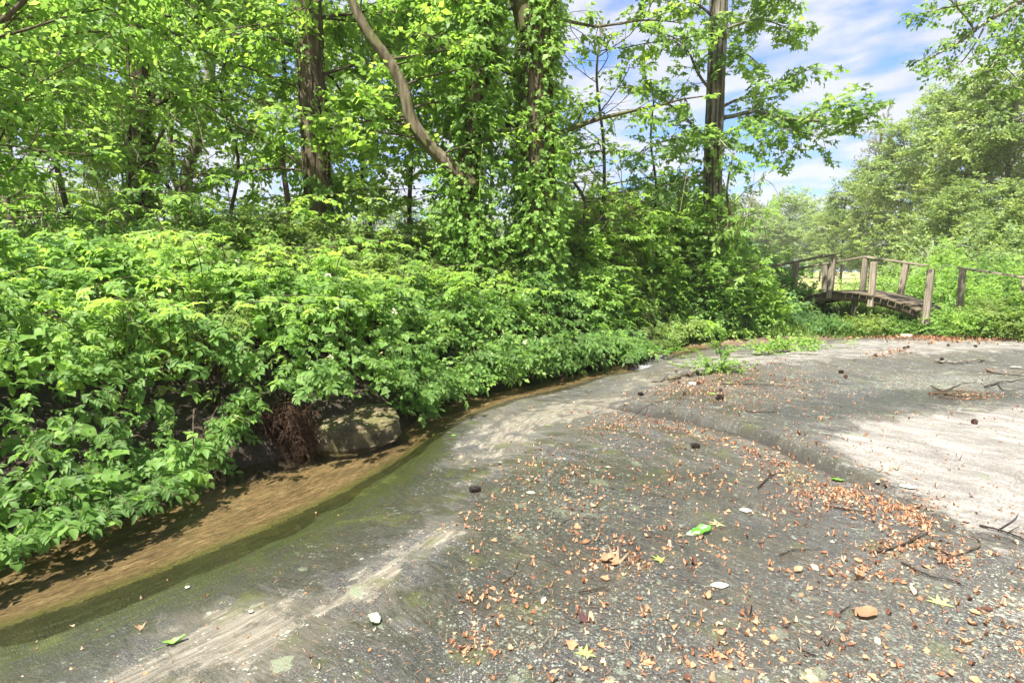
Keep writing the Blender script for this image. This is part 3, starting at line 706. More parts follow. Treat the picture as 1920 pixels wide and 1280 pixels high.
def root_mass(px, py, Y, w, h, n, name, label, seed, rad=.004):
    r = np.random.default_rng(seed); c = at(px, py, Y); acc = Acc()
    for k in range(n):
        x0 = r.uniform(-1, 1)*w*(.55+.45*r.random()); top = h*(.45+.6*r.random())*(.65+.5*vnoise(np.array([x0*9]), np.array([seed*1.]))[0])
        p0 = np.array([x0*.92, r.uniform(-.05, .22), top]); p3 = np.array([x0+r.normal()*.035, -.12*r.random()-.04, r.uniform(-.03, .3*h)+.35*h*(r.random() < .25)+.4*h*abs(x0/w)**3])
        p1 = p0+np.array([r.normal()*.05, -.12, .05*r.random()]); p2 = (p0*.4+p3*.6)+r.normal(size=3)*[.05, .03, .04]
        tube(acc, spline([p0, p1, p2, p3], 7), np.linspace(rad*r.uniform(.5, 1.6), rad*.4, 7), 3, r.random())
    t = thing(name, label, 'roots', tuple(c))
    link('root_fibres', acc.mesh('root_fibres', M['root']), t, kind='stuff')
    a2 = Acc(); PP, TT = rounded_rock('x', w*.45, .16, h*.34, seed, .25, .9, 22); a2.add(PP+[0, .22, h*.4], TT)
    link('soil_clump', a2.mesh('soil_clump', M['soil']), t)
    return t
root_mass(540, 868, 4.78, .27, .46, 520, 'hanging_roots', 'red brown mass of fine roots hanging to the water left of the boulder', 3)
root_mass(1098, 693, 8.75, .30, .28, 220, 'hanging_roots', 'small brown bundle of roots at the water edge just below the creek riffle', 4)
root_mass(815, 768, 6.9, .35, .30, 160, 'hanging_roots', 'thin brown roots trailing to the water right of the boulder', 6)

# ------------------------------------------------------------------ timber footbridge
def box_verts(a, b, w, h, up=(0, 0, 1)):     # a box from a to b, w across, h in the up direction
    a, b, up = np.array(a, float), np.array(b, float), np.array(up, float); d = b-a; d /= np.linalg.norm(d)
    s = np.cross(d, up); s /= np.linalg.norm(s); u = np.cross(s, d)
    V = [p+s*i*w/2+u*j*h/2 for p in (a, b) for i, j in ((-1, -1), (1, -1), (1, 1), (-1, 1))]
    Fq = [(0, 1, 2, 3), (7, 6, 5, 4), (0, 4, 5, 1), (1, 5, 6, 2), (2, 6, 7, 3), (3, 7, 4, 0)]
    return V, Fq
def beam(name, a, b, w, h, parent, origin, mat_=None, segs=1, bend=None, up=(0, 0, 1), bev=.008, label=None):
    import bmesh
    V, Fq = box_verts(a, b, w, h, up); bm = bmesh.new(); vs = [bm.verts.new(Vector(v)-Vector(origin)) for v in V]
    for f in Fq: bm.faces.new([vs[i] for i in f])
    bmesh.ops.recalc_face_normals(bm, faces=bm.faces)
    bmesh.ops.bevel(bm, geom=list(bm.edges), offset=bev, segments=1, affect='EDGES')
    r = random.Random(hash((round(a[0], 3), round(a[1], 3), round(b[0], 3))) & 0xffff)
    for v in bm.verts: v.co += Vector((r.uniform(-1, 1), r.uniform(-1, 1), r.uniform(-1, 1)))*.004
    me = bpy.data.meshes.new(name); bm.to_mesh(me); bm.free(); me.materials.append(mat_ or M['wood'])
    # grain runs along local Z of the material: stretch by giving each board its own object axes
    o = link(name, me, parent)
    if label: o['label'] = label
    return o
AX = np.array([-.6, .8]); CR = np.array([1.2, .9])*.84
def near_pt(px, s=None):                     # find where the near row meets the picture column
    cx = (px-960)/F; p0 = np.array([8.0, 11.0]); s = (p0[0]-cx*1.005*p0[1])/(cx*1.005*AX[1]-AX[0]); return p0+AX*s, s
BR = thing('footbridge', 'old weathered timber footbridge with arched deck and leaning handrail posts beyond the rock slab', 'footbridge', (7.4, 12.2, 0.5))
BO = np.array(BR.location)
def deck_z(s):                               # deck top along the bridge (s in metres from the near right post)
    pts = [(1735, 590), (1700, 573), (1650, 558), (1600, 549), (1553, 547), (1485, 560), (1430, 575)]
    S_, Z_ = [], []
    for px, py in pts:
        p, ss = near_pt(px); S_.append(ss); Z_.append(at(px, py, p[1])[2])
    return np.interp(s, S_, Z_)
near_posts = [(1485, 492, 560, 10), (1553, 479, 558, 11), (1629, 491, 574, 12), (1736, 504, 606, 14)]
far_posts = [(1540, 496, 0, 9), (1613, 483, 0, 10), (1689, 494, 0, 11), (1795, 505, 0, 12), (1913, 522, 0, 14)]
def mkpost(x, y, zt, zb, w, lean, par=BR, name='post', label=None):
    a = np.array([x-lean[0], y-lean[1], zb]); b = np.array([x, y, zt]); me_o = beam(name, (0, 0, 0), (0, 0, zt-zb), w, w, par, (0, 0, 0), up=(CR[0], CR[1], 0), bev=.012, label=label)
    me_o.location = Vector(a)-Vector(BO); d = Vector(b-a); me_o.rotation_euler = d.to_track_quat('Z', 'Y').to_euler(); return me_o
ntops = []
for px, pt, pb, w in near_posts:
    p, s = near_pt(px); zt = at(px, pt, p[1])[2]; zb = at(px, pb, p[1])[2]-.02
    mkpost(p[0], p[1], zt, zb, .108, (.02 if px != 1629 else -.0, 0)); ntops.append(np.array([p[0], p[1], zt]))
ftops = []
for px, pt, _, w in far_posts:
    cx = (px-960)/F*1.005; p0 = np.array([8.0, 11.0])+CR; s = (p0[0]-cx*p0[1])/(cx*AX[1]-AX[0]); p = p0+AX*s
    zt = at(px, pt, p[1])[2]; zb = deck_z(s)-.18 if px < 1750 else T1(p[0], p[1])-.1
    lean = {1540: (-.01, 0), 1613: (.02, 0), 1689: (.10, 0), 1795: (.0, .0), 1913: (-.02, 0)}[px]
    mkpost(p[0], p[1], zt, zb, .104, lean, label=('leaning grey post with a top split by weather' if px == 1689 else None)); ftops.append(np.array([p[0], p[1], zt]))
def rail(a, b, ext0=0, ext1=0):
    a, b = np.array(a), np.array(b); d = (b-a)/np.linalg.norm(b-a); a = a-d*ext0+[0, 0, .018]; b = b+d*ext1+[0, 0, .018]
    L = np.linalg.norm(b-a)
    o = beam('handrail', (0, 0, 0), (0, 0, L), .12, .036, BR, (0, 0, 0), up=(0, 1, 0), bev=.006)
    dv = Vector(d); x_ = Vector((CR[0], CR[1], 0)).normalized(); y_ = dv.cross(x_); mtx = Matrix((x_, y_, dv)).transposed().to_4x4()
    o.matrix_basis = Matrix.Translation(Vector(a)-Vector(BO)) @ mtx; return o
rail(ntops[1], ntops[0], .06, 0.85)
rail(ftops[1]+[0, 0, .002], ftops[0], .05, .8); rail(ftops[2]+[0, 0, .0], ftops[1], .42, .0)
rail(ftops[4], ftops[3], .9, .10)
ss = np.linspace(.12, 4.2, 30)
M['deck'] = wood_mat((.55, .5, .4))
for off, nm in ((0.02, 'side_beam'), (0.98, 'side_beam')):        # arched stringers
    acc = Acc(); C = np.array([[8.0, 11.0]])+AX*ss[:, None]+CR*off; z = deck_z(ss)-.03
    s_dir = CR/np.linalg.norm(CR)
    V = np.concatenate([np.stack([C[:, 0]+s_dir[0]*a*.035, C[:, 1]+s_dir[1]*a*.035, z-b*.15], -1) for a, b in ((-1, 0), (1, 0), (1, 1), (-1, 1))])
    n = len(ss); k = np.arange(n-1); Qs = []
    for e in range(4): f = (e+1) % 4; Qs.append(np.stack([e*n+k, f*n+k, f*n+k+1, e*n+k+1], -1))
    Qs.append(np.array([[0, n, 2*n, 3*n], [n-1, 4*n-1, 3*n-1, 2*n-1]]))
    link(nm, new_mesh(nm, V-BO, np.concatenate(Qs), M['deck'], None, False), BR)
s = .1; pr = random.Random(4)
while s < 4.1:                                # deck planks laid across
    w = .135; zc_ = deck_z(s+w/2); zl = deck_z(s+w); z0 = deck_z(s)
    a = np.array([8.0, 11.0])+AX*(s+w/2)-CR*(.06+pr.uniform(-.02, .02)); b = np.array([8.0, 11.0])+AX*(s+w/2)+CR*(1.06+pr.uniform(-.02, .02))
    d = Vector((b[0]-a[0], b[1]-a[1], pr.uniform(-.012, .012))); L = d.length; d.normalize()
    o = beam('plank', (0, 0, 0), (0, 0, L), w*.93, .032, BR, (0, 0, 0), M['deck'], up=(0, 1, 0), bev=.004)
    t_ = Vector((AX[0], AX[1], (zl-z0)/w)).normalized(); y_ = d.cross(t_); t2 = y_.cross(d)
    o.matrix_basis = Matrix.Translation(Vector((a[0], a[1], zc_+pr.uniform(-.004, .006)))-Vector(BO)) @ Matrix((t2, y_, d)).transposed().to_4x4()
    s += w
p, s_ = near_pt(1583); z_ = deck_z(s_)-.2
mkpost(p[0]+.3, p[1]+.2, z_+.02, z_-.55, .10, (0, 0), name='support_post', label='dark support post under the middle of the arch')

# ------------------------------------------------------------------ leaf templates
TP_near = [pinnate(i, 4, False, 1.0, .40, .195) for i in range(5)]
TP_mid = [pinnate(20+i, 4, True, 1.0, .42, .21) for i in range(5)]
TH = [shoot(40+i, 6, 'heart', .38) for i in range(5)]
THf = [shoot(50+i, 7, 'fold', .36) for i in range(5)]
TD = [shoot(60+i, 9, 'diam', .30) for i in range(5)]
TS = [spray(70+i, 'diam', 15, .30) for i in range(6)]
TSf = [spray(80+i, 'fold', 12, .30) for i in range(5)]
TST = [shoot(90+i, 6, 'star', .46) for i in range(5)]

def grad_so(x, y):
    e = .03; f = lambda a, b: -poly_sd(a, b, OUT)[0]
    g = np.stack([f(x+e, y)-f(x-e, y), f(x, y+e)-f(x, y-e)], -1)/(2*e); return g

# ------------------------------------------------------------------ the thicket on the bank
SHR = [  # px, depth, kind, label
    (60, 3.9, 'pin', 'dense pinnate leaved shrub hanging over the water at the lower left corner'),
    (330, 4.6, 'pin', 'pinnate leaved shrub reaching over the creek left of the hanging roots'),
    (150, 5.3, 'vine', 'bright heart leaved vine thicket behind the lower left corner shrub'),
    (560, 5.7, 'vine', 'vine covered shrub directly above the boulder and hanging roots'),
    (420, 6.6, 'mix', 'sunlit mixed thicket between the left trees and the boulder shrub'),
    (60, 6.9, 'mix', 'tangled bramble thicket at the left edge under the yellow green trees'),
    (740, 6.9, 'mix', 'honeysuckle covered shrub with cream flowers just right of the boulder'),
    (640, 7.8, 'pin', 'broad pinnate shrub in front of the straight brown trunk'),
    (250, 8.6, 'yel', 'sunny yellow green thicket below the forked trees on the left'),
    (900, 7.6, 'mix', 'low tangled shrub with small leaves along the creek below the vine clad trunk'),
    (850, 9.0, 'pin', 'fresh pinnate shrub just left of the vine clad trunk'),
    (480, 9.6, 'yel', 'brightly sunlit vine mound between the two left trunks'),
    (1060, 9.3, 'pin', 'pinnate shrub over the riffle right of the vine clad trunk'),
    (1210, 11.2, 'pin', 'pale feathery shrub beyond the riffle under the sweetgum'),
    (1330, 11.9, 'yel', 'bright feathery shrub spilling on to the far end of the slab'),
    (1130, 11.8, 'mix', 'loose shrub behind the riffle between the two big trunks'),
    (720, 10.6, 'mix', 'dim shrub behind the pinnate mound between the straight and vine clad trunks'),
    (1410, 13.4, 'pin', 'dark shrub crowding the left end of the footbridge'),
]
SXY = np.array([[(px-960)/F*Y*1.0, Y] for px, Y, _, _ in SHR])
def top_h(x, y, s):
    h = .26+1.18*(1-np.exp(-np.clip(s+.35, 0, None)/1.25))+.95*(fbm(x*.85+3, y*.85, s=101)-.5)-.40*smooth((s-2.6)/1.5)*(x < 1)+.75*(fbm(x*2.2, y*2.2+4, s=107)-.5)
    h = h+.35*smooth((-x-5.2)/2.5)
    h = h*np.where(x > 4.6, .85, 1)+.75*smooth((x-.8)/1.2)*smooth((s-.2)/.8)*(1-smooth((x-5.2)/.8))
    return np.maximum(h, .15)
def thicket():
    N = 150000
    al = np.random.default_rng(1)
    x = al.uniform(-13, 6.4, N); y = al.uniform(1.6, 15.5, N)
    so = -poly_sd(x, y, OUT)[0]
    ok = (so > -.34-.18*smooth((4.6-y)/1.2)) & (so < 6.5) & (np.abs(x) < y*1.05+2.2)
    x, y, so = x[ok], y[ok], so[ok]
    keep = al.random(len(x)) < np.where(so < 4.2, 1.0, .55)
    x, y, so = x[keep], y[keep], so[keep]
    g0 = terrain(x, y, False); zw = water_z(y); base = np.where(so < 0, zw+.08, g0)
    H = top_h(x, y, so)
    dep = al.exponential(.17, len(x)); curtain = (so < .35) & (al.random(len(x)) < .75)
    lo = base+.04+.12*fbm(x*2.5, y*2.5, s=9); hi = base+H
    z = hi-dep
    z = np.where(curtain, lo+(hi-lo)*al.random(len(x))**.95, z)
    hole = fbm(x*3.2, y*3.2, z*3.2, 3, s=55)
    ok = (z > lo-.02) & (hole > .36)
    # opening round the hanging roots and the boulder
    px, py, _ = proj(np.stack([x, y, z], -1))
    b = at(658, 790, 5.2); rt = at(545, 800, 4.72)
    ok &= ~((np.abs(x-b[0]-.04) < .58) & (y < b[1]+.30) & (z < b[2]+.40))
    ok &= ~((np.abs(x-rt[0]) < .30) & (y < rt[1]+.2) & (z < rt[2]+.14))
    ok &= ~((x > rt[0]-.35) & (x < rt[0]) & (so < .25) & (z < water_z(y)+.22))
    x, y, z, so, hole = x[ok], y[ok], z[ok], so[ok], hole[ok]
    n = len(x); G = -grad_so(x, y)
    out = np.concatenate([G, np.zeros((n, 1))], 1)
    edge = np.exp(-np.clip(so, 0, None)/.8)[:, None]
    rh = al.normal(size=(n, 3))*[1, 1, .28]
    Dir = out*(.25+.9*edge)+rh*.95; Dir[:, 2] -= .15+.35*edge[:, 0]
    toward = np.stack([-x, -y, np.full(n, 0)], -1); toward /= np.linalg.norm(toward, axis=1)[:, None]
    Up = np.array([0, 0, 1.])+out*.5*edge+toward*.25+al.normal(size=(n, 3))*.5
    d2 = ((x[:, None]-SXY[None, :, 0])**2+(y[:, None]-SXY[None, :, 1])**2)+.25*(fbm(x*1.5, y*1.5, s=3)-.5)[:, None]
    own = d2.argmin(1)
    tint = np.clip(.48+1.3*(fbm(x*1.3, y*1.3, z*1.7, 3, s=201)-.5)+al.normal(size=n)*.15, .02, .98)
    P = np.stack([x, y, z], -1)
    kpat = fbm(x*1.3+9, y*1.3, z, 3, s=301)
    for i, (ppx, Y, kind, label) in enumerate(SHR):
        m = np.nonzero(own == i)[0]
        if len(m) < 10: continue
        c = P[m].mean(0); zb = T1(SXY[i, 0], SXY[i, 1]); o = np.array([SXY[i, 0], SXY[i, 1], zb])
        t = thing({'pin': 'pinnate_shrub', 'vine': 'vine_thicket', 'mix': 'tangled_shrub', 'yel': 'sunlit_shrub'}[kind], label, 'shrub', tuple(o), 'shrubs along the creek bank')
        q = kpat[m]; r = al.random(len(m))
        pf, vf = {'pin': (.78, .14), 'vine': (.22, .62), 'mix': (.34, .22), 'yel': (.4, .25)}[kind]
        k = np.where(r < pf*np.clip(.5+2.2*(q-.28), .3, 1.3), 0, np.where(r < pf+vf, 1, 2))
        dist = np.linalg.norm(P[m]-[0, 0, CAMH], axis=1)
        nearm = dist < 6.4
        acc = Acc(); acc2 = Acc(); tn = tint[m]+(.22 if kind == 'yel' else 0)  # sunlight on these mounds is painted in as a lighter leaf tint
        # individually built front leaves: the pinnate leaves nearest the camera
        indiv = np.zeros(len(m), bool)
        if Y < 8:
            cand = np.nonzero((k == 0) & (dist < 7))[0]
            surf = np.argsort(dist[cand]+al.random(len(cand))*.4)[:(260 if Y < 6 else 110)]
            indiv[cand[surf]] = True
        def put(a, temps, mask, lo, hi, dt=0):
            j = m[mask]
            place(a, temps, P[j], Dir[j], Up[j], al.uniform(lo, hi, len(j)), np.clip(tn[mask]+dt, 0, 1))
        put(acc, TP_near, (k == 0) & nearm & ~indiv, .10, .175)
        put(acc, TP_mid, (k == 0) & ~nearm & ~indiv, .15, .25)
        put(acc2, TH, (k == 1) & nearm, .10, .175); put(acc2, THf, (k == 1) & ~nearm, .17, .27)
        put(acc, THf, (k == 2) & nearm, .09, .16); put(acc, TD, (k == 2) & ~nearm, .14, .24)
        if acc.n: link('foliage', acc.mesh('foliage', [M['leaf_bush'], M['leaf_olive'], M['leaf_cool']][i % 3] if kind != 'yel' else M['leaf_vine'], o), t, kind='stuff')
        if acc2.n: link('vine_leaves', acc2.mesh('vine_leaves', M['leaf_vine'], o), t, kind='stuff')
        for jj in np.nonzero(indiv)[0]:
            j = m[jj]; Yv = Vector(Dir[j]).normalized(); Xv = Yv.cross(Vector(Up[j])).normalized(); Zv = Xv.cross(Yv); sc = al.uniform(.11, .19)
            lo_ = link('leaf', LEAFME[int(al.integers(0, len(LEAFME)))], t)
            lo_.matrix_basis = Matrix.Translation(Vector(P[j]-o)) @ Matrix((Xv*sc, Yv*sc, Zv*sc)).transposed().to_4x4()
        # woody stems inside
        st = Acc()
        for _ in range(26):
            j = m[al.integers(0, len(m))]; root = np.array([P[j][0]+al.normal()*.25, P[j][1]+.35+al.random()*.4, 0]); root[2] = T1(root[0], root[1])-.03
            if -poly_sd(np.array([root[0]]), np.array([root[1]]), OUT)[0][0] < .05: continue
            mid = (root+P[j])/2+al.normal(size=3)*.1+[0, 0, .15]
            tube(st, spline([root, mid, P[j]], 8), np.linspace(.011, .0035, 8), 4, al.random())
        if st.n: link('stem', st.mesh('stem', M['twig'], o), t)
        # long arching shoots that rise out of the mound
        sw, sl = Acc(), Acc(); tops = m[np.argsort(-(P[m][:, 2]-.5*al.random(len(m))))[:max(12, len(m)//3)]]
        for _ in range(13 if dist.mean() > 6 else 9):
            j = tops[al.integers(0, len(tops))]; hgt = al.uniform(.12, .48); dr = al.normal(size=3)*[.4, .4, 0]+out[j]*.2
            Q = spline([P[j]-[0, 0, .45], P[j]+dr*.2+[0, 0, hgt*.6], P[j]+dr*.8+[0, 0, hgt*.95], P[j]+dr*1.4+[0, 0, hgt*.75]], 14)
            tube(sw, Q, np.linspace(.006, .002, 14), 4, .5, cap=False); q_ = Q[4:]; n_ = len(q_); tv_ = np.gradient(q_, axis=0); sgn = np.where(np.arange(n_) % 2 == 0, 1., -1.)[:, None]
            sd_ = np.cross(tv_, [0, 0, 1.]); sd_ /= np.linalg.norm(sd_, axis=1)[:, None]+1e-6; tv_ /= np.linalg.norm(tv_, axis=1)[:, None]+1e-6
            place(sl, TP_near if dist.mean() < 6.5 else TP_mid, q_, sd_*sgn+tv_*.5+al.normal(size=(n_, 3))*.2+[0, 0, -.15], np.tile([0, 0, 1.], (n_, 1))+al.normal(size=(n_, 3))*.25, al.uniform(.13, .22, n_), np.clip(.7+al.normal(size=n_)*.15, 0, 1))
        if sw.n: link('shoot', sw.mesh('shoot', M['twig'], o), t, kind='stuff'); link('shoot_leaves', sl.mesh('shoot_leaves', M['leaf_vine'] if i % 2 else M['leaf_bush'], o), t, kind='stuff')
        if kind in ('mix',) or 'vine' == kind:
            fl = Acc(); fj = m[al.random(len(m)) < .02]; fj = fj[dist[al.random(len(m)) < 2][:0].astype(int)] if False else fj
            place(fl, [shoot(5, 4, 'diam', .8, twig=False)], P[fj]+Up[fj]*.03, runit(len(fj)), Up[fj], np.full(len(fj), .05), np.full(len(fj), .5))
            if fl.n: link('blossom', fl.mesh('blossom', M['flower'], o), t, kind='stuff')
LEAFME = []
for i, (V, Tt, Aa) in enumerate([pinnate(200+i, 4, False, 1.0, .40, .195) for i in range(6)]+[pinnate(300+i, 3, False, 1.0, .5, .25) for i in range(4)]):
    tv = np.where(Aa < -.9, -1.0, np.clip(Aa+[.3, .42, .5, .58, .38, .66, .45, .3, .55, .7][i], 0, 1))
    LEAFME.append(new_mesh('leaf', V, Tt, M['leaf_bush'], {'tint': tv}))
thicket()

# ------------------------------------------------------------------ trees
def limb_path(p0, az, L, rise, n=8, droop=.15, wob=.12, r=rng):
    d = np.array([math.sin(az), math.cos(az), rise]); d /= np.linalg.norm(d); P = [np.array(p0, float)]
    for i in range(n-1):
        d = d+r.normal(size=3)*wob*[1, 1, .7]; d[2] += (.06 if rise > .5 else -droop/n); d /= np.linalg.norm(d); P.append(P[-1]+d*L/(n-1))
    return np.array(P)
GAPS = [(2.2, 10.6, 1.4, 1.7), (3.9, 11.6, 1.2, 1.7), (1.3, 9.3, 1.0, 1.0)]
def leafy(wood, leafA, path, r0, temps, size, tint0, step=.34, sub=1.1, spread=.16, start=.18, r=rng, tvar=.3, hang=0.0, per=1.0, subs=True, vz=.25):
    tube(wood, path, np.linspace(r0, max(.006, r0*.22), len(path)), 5 if r0 < .05 else 7, .5, rough=.1)
    s = np.r_[0, np.cumsum(np.linalg.norm(np.diff(path, axis=0), axis=1))]; L = s[-1]
    tpos = np.arange(start*L, L, step*r.uniform(.85, 1.15)); side = 1
    PP, DD, UU, TT = [], [], [], []
    for t in tpos:
        p = np.array([np.interp(t, s, path[:, k]) for k in range(3)]); q = np.array([np.interp(min(L, t+.1), s, path[:, k]) for k in range(3)])
        d = q-p; d = d/(np.linalg.norm(d)+1e-9); sd_ = np.cross(d, [0, 0, 1.]); sd_ /= np.linalg.norm(sd_)+1e-9; side = -side
        v = d*r.uniform(.3, .9)+sd_*side*r.uniform(.5, 1.1)+np.array([0, 0, r.uniform(-vz, vz*1.5)-hang]); v /= np.linalg.norm(v)
        l = sub*r.uniform(.5, 1.15)*(1-.45*t/L)
        m = 5; sp = [p]
        for i in range(m-1):
            v = v+r.normal(size=3)*.14; v[2] -= .05+hang*.2; v /= np.linalg.norm(v); sp.append(sp[-1]+v*l/(m-1))
        sp = np.array(sp)
        if subs: tube(wood, sp, np.linspace(max(.005, r0*.3), .003, m), 3, .5, cap=False)
        k = max(2, int(l/spread*per)); ti = tint0+r.normal()*tvar*.35
        f = (np.arange(k)+.7)/k*(m-1); i0 = np.clip(f.astype(int), 0, m-2); ff = (f-i0)[:, None]
        base = sp[i0]*(1-ff)+sp[i0+1]*ff
        dd = np.tile(v, (k, 1))+r.normal(size=(k, 3))*[.75, .75, .32]
        PP.append(base+r.normal(size=(k, 3))*.06); DD.append(dd); UU.append(np.array([0, 0, 1.])+r.normal(size=(k, 3))*.42); TT.append(ti+r.normal(size=k)*tvar*.25)
    # the limb's tip
    PP.append(path[-1:]); DD.append(path[-1:]-path[-2:-1]); UU.append(np.array([[0, 0, 1.]])); TT.append(np.array([tint0]))
    P = np.concatenate(PP); D_, U_, T_ = np.concatenate(DD), np.concatenate(UU), np.concatenate(TT)
    keep = np.ones(len(P), bool)
    for gx_, gy_, gz_, gr_ in GAPS:           # crown leaves thinned along the sun's path to light chosen shrubs
        k_ = (P[:, 2]-gz_)/sunv.z; dx_ = P[:, 0]-sunv.x*k_-gx_; dy_ = P[:, 1]-sunv.y*k_-gy_
        keep &= ~((P[:, 2] > gz_+1.6) & (np.hypot(dx_, dy_) < gr_) & (r.random(len(P)) < .5))
    P, D_, U_, T_ = P[keep], D_[keep], U_[keep], T_[keep]; n = len(P)
    place(leafA, temps, P, D_, U_, size*r.uniform(.75, 1.2, n), np.clip(T_, .02, .98))

def vine_cover(acc, stemA, path, rad, dens, temps, size, tint0, zlo, zhi, bulge=.16, r=rng, side=None, stems=7):
    s = np.r_[0, np.cumsum(np.linalg.norm(np.diff(path, axis=0), axis=1))]
    n = int(dens*(s[-1])); t = r.uniform(0, s[-1], n); a = r.uniform(0, 2*np.pi, n)
    C = np.stack([np.interp(t, s, path[:, k]) for k in range(3)], -1); rr = np.interp(t, s, rad)
    o = np.stack([np.cos(a), np.sin(a), np.zeros(n)], -1)
    nz = fbm(np.cos(a)*1.4+4, np.sin(a)*1.4, C[:, 2]*.9, 3, s=61)
    ok = (C[:, 2] > zlo) & (C[:, 2] < zhi) & (r.random(n) < smooth((nz-.28)/.2))
    if side is not None: ok &= (o@side > r.uniform(-1.2, .3, n))
    off = rr*.9+r.random(n)**1.5*bulge*(.4+2.2*np.clip(nz-.35, 0, .5)*2)
    P = C+o*off[:, None]; P, o = P[ok], o[ok]; m = len(P)
    D = o*.6+np.array([0, 0, -.55])+r.normal(size=(m, 3))*.45; U = o*.9+np.array([0, 0, .65])+r.normal(size=(m, 3))*.3
    place(acc, temps, P, D, U, size*r.uniform(.7, 1.25, m), np.clip(tint0+r.normal(size=m)*.14+(nz[ok]-.5)*.6, .02, .98))
    for k in range(stems):
        a0 = r.uniform(0, 6.28); zz = np.linspace(0, 1, 16); aa = a0+np.cumsum(r.normal(size=16)*.14)
        tt = zz*s[-1]*r.uniform(.6, 1); C = np.stack([np.interp(tt, s, path[:, q]) for q in range(3)], -1); rr = np.interp(tt, s, rad)
        tube(stemA, C+np.stack([np.cos(aa), np.sin(aa), 0*aa], -1)*(rr*1.03)[:, None], np.full(16, r.uniform(.006, .016)), 4, .5, cap=False)

def tree(name, label, cat, trunk, r0, r1, bark, limbs, leafmat, temps, size, tint, group=None, extra=None, sides=40, nring=120, furrow=.012, vine=None, **kw):
    """trunk: world points from the ground up; limbs: list of (path, radius, options)"""
    r = np.random.default_rng(abs(hash(label)) % 9999 if False else sum(map(ord, label)))
    o = trunk[0].copy(); t = thing(name, label, cat, tuple(o), group)
    TPth = spline(trunk, nring); hh = (TPth[:, 2]-o[2]); rad = r1+(r0-r1)*(1-hh/hh.max())+r0*.35*np.exp(-hh/.35)
    ta = Acc(); tube(ta, TPth, rad, sides, .5, rough=.06, furrow=furrow, seed=int(r.integers(0, 99)))
    link('trunk', ta.mesh('trunk', bark, o), t)
    lf = Acc()
    for path, rr, opt in limbs:
        k = dict(kw); k.update(opt); sz = k.pop('size', size); ti = k.pop('tint', tint); tp = k.pop('temps', temps); w = Acc()
        leafy(w, lf, path, rr, tp, sz, ti, r=r, **k)
        link('branch', w.mesh('branch', bark, path[0]), t, tuple(path[0]-o))
    if lf.n: link('crown', lf.mesh('crown', leafmat, o), t, kind='stuff')
    if vine:
        va, vs = Acc(), Acc(); vine(va, vs, TPth, rad, r)
        link('climbing_vine', va.mesh('climbing_vine', M['leaf_vine'], o), t, kind='stuff'); link('vine_stems', vs.mesh('vine_stems', M['twig'], o), t, kind='stuff')
    return t, TPth, rad

def gnd(p, d=.05): p = np.array(p, float); p[2] = T1(p[0], p[1])-d; return p
def pts(lst, Y): return np.array([at(a, b, Y) for a, b in lst])
def auto_limbs(TPth_pts, zs, n, L, rise, r, sides_az=None, r0=.04, back=False, **opt):
    out = []; Tt = spline(TPth_pts, 60)
    for i in range(n):
        z = r.uniform(*zs); p = np.array([np.interp(z, Tt[:, 2], Tt[:, k]) for k in range(3)])
        az = r.uniform(0, 2*np.pi) if sides_az is None else r.uniform(*sides_az)
        if z < 6.8 and sides_az is None and back: az = r.uniform(-2.05, 2.05)
        l = r.uniform(*L); out.append((limb_path(p, az, l, r.uniform(*rise), 9, r=r, droop=opt.get('droop', .3)), r0*r.uniform(.6, 1.2)*(l/3), {k: v for k, v in opt.items() if k != 'droop'}))
    return out
rl = np.random.default_rng(21)

# straight brown trunk, left of centre
Y1 = 9.4
tr = pts([(600, 440), (596, 330), (590, 230), (583, 120), (576, 0), (566, -160), (560, -420)], Y1)
tr = np.vstack([gnd(at(602, 560, Y1)), tr, tr[-1]+[.1, .3, 5.0]])
L1 = auto_limbs(tr, (2.6, 6.2), 15, (1.6, 3.4), (.05, .5), rl, back=True)+auto_limbs(tr, (7.5, 13.5), 7, (2.5, 4), (.2, .7), rl, r0=.07, size=.62, step=.5, sub=1.5, spread=.34)
def v1(a, b, P, rad, r):
    vine_cover(a, b, P, rad, 260, TH, .17, .35, .5, 3.1, .2, r=r); vine_cover(a, b, P, rad, 70, THf, .16, .5, 3, 6.5, .16, r=r, stems=3)
tree('tall_tree', 'tall straight brown trunk with vines climbing its shaded side left of centre', 'tree', tr, .225, .15, M['bark'], L1, M['leaf_tree'], TS, .40, .55, 'big trees on the creek bank', vine=v1, furrow=.02, sides=64, nring=220)

# dark trunk at far left
Y2 = 10.8
tr = pts([(262, 430), (264, 330), (263, 250), (262, 180), (255, 60), (250, -80)], Y2); tr = np.vstack([gnd(at(258, 520, Y2)), tr, tr[-1]+[0, .2, 4.5]])
L2 = auto_limbs(tr, (4.3, 7.8), 18, (1.8, 3.6), (.0, .45), rl, back=True)+auto_limbs(tr, (9, 13), 5, (2.5, 4), (.2, .7), rl, r0=.07, size=.62, step=.5, sub=1.5, spread=.34)
def v2(a, b, P, rad, r): vine_cover(a, b, P, rad, 220, TH, .17, .3, .5, 4.5, .16, r=r)
tree('tall_tree', 'dark slim trunk with ivy at the left, half hidden in leaves', 'tree', tr, .19, .12, M['bark'], L2, M['leaf_tree'], TS, .42, .5, 'big trees on the creek bank', vine=v2)

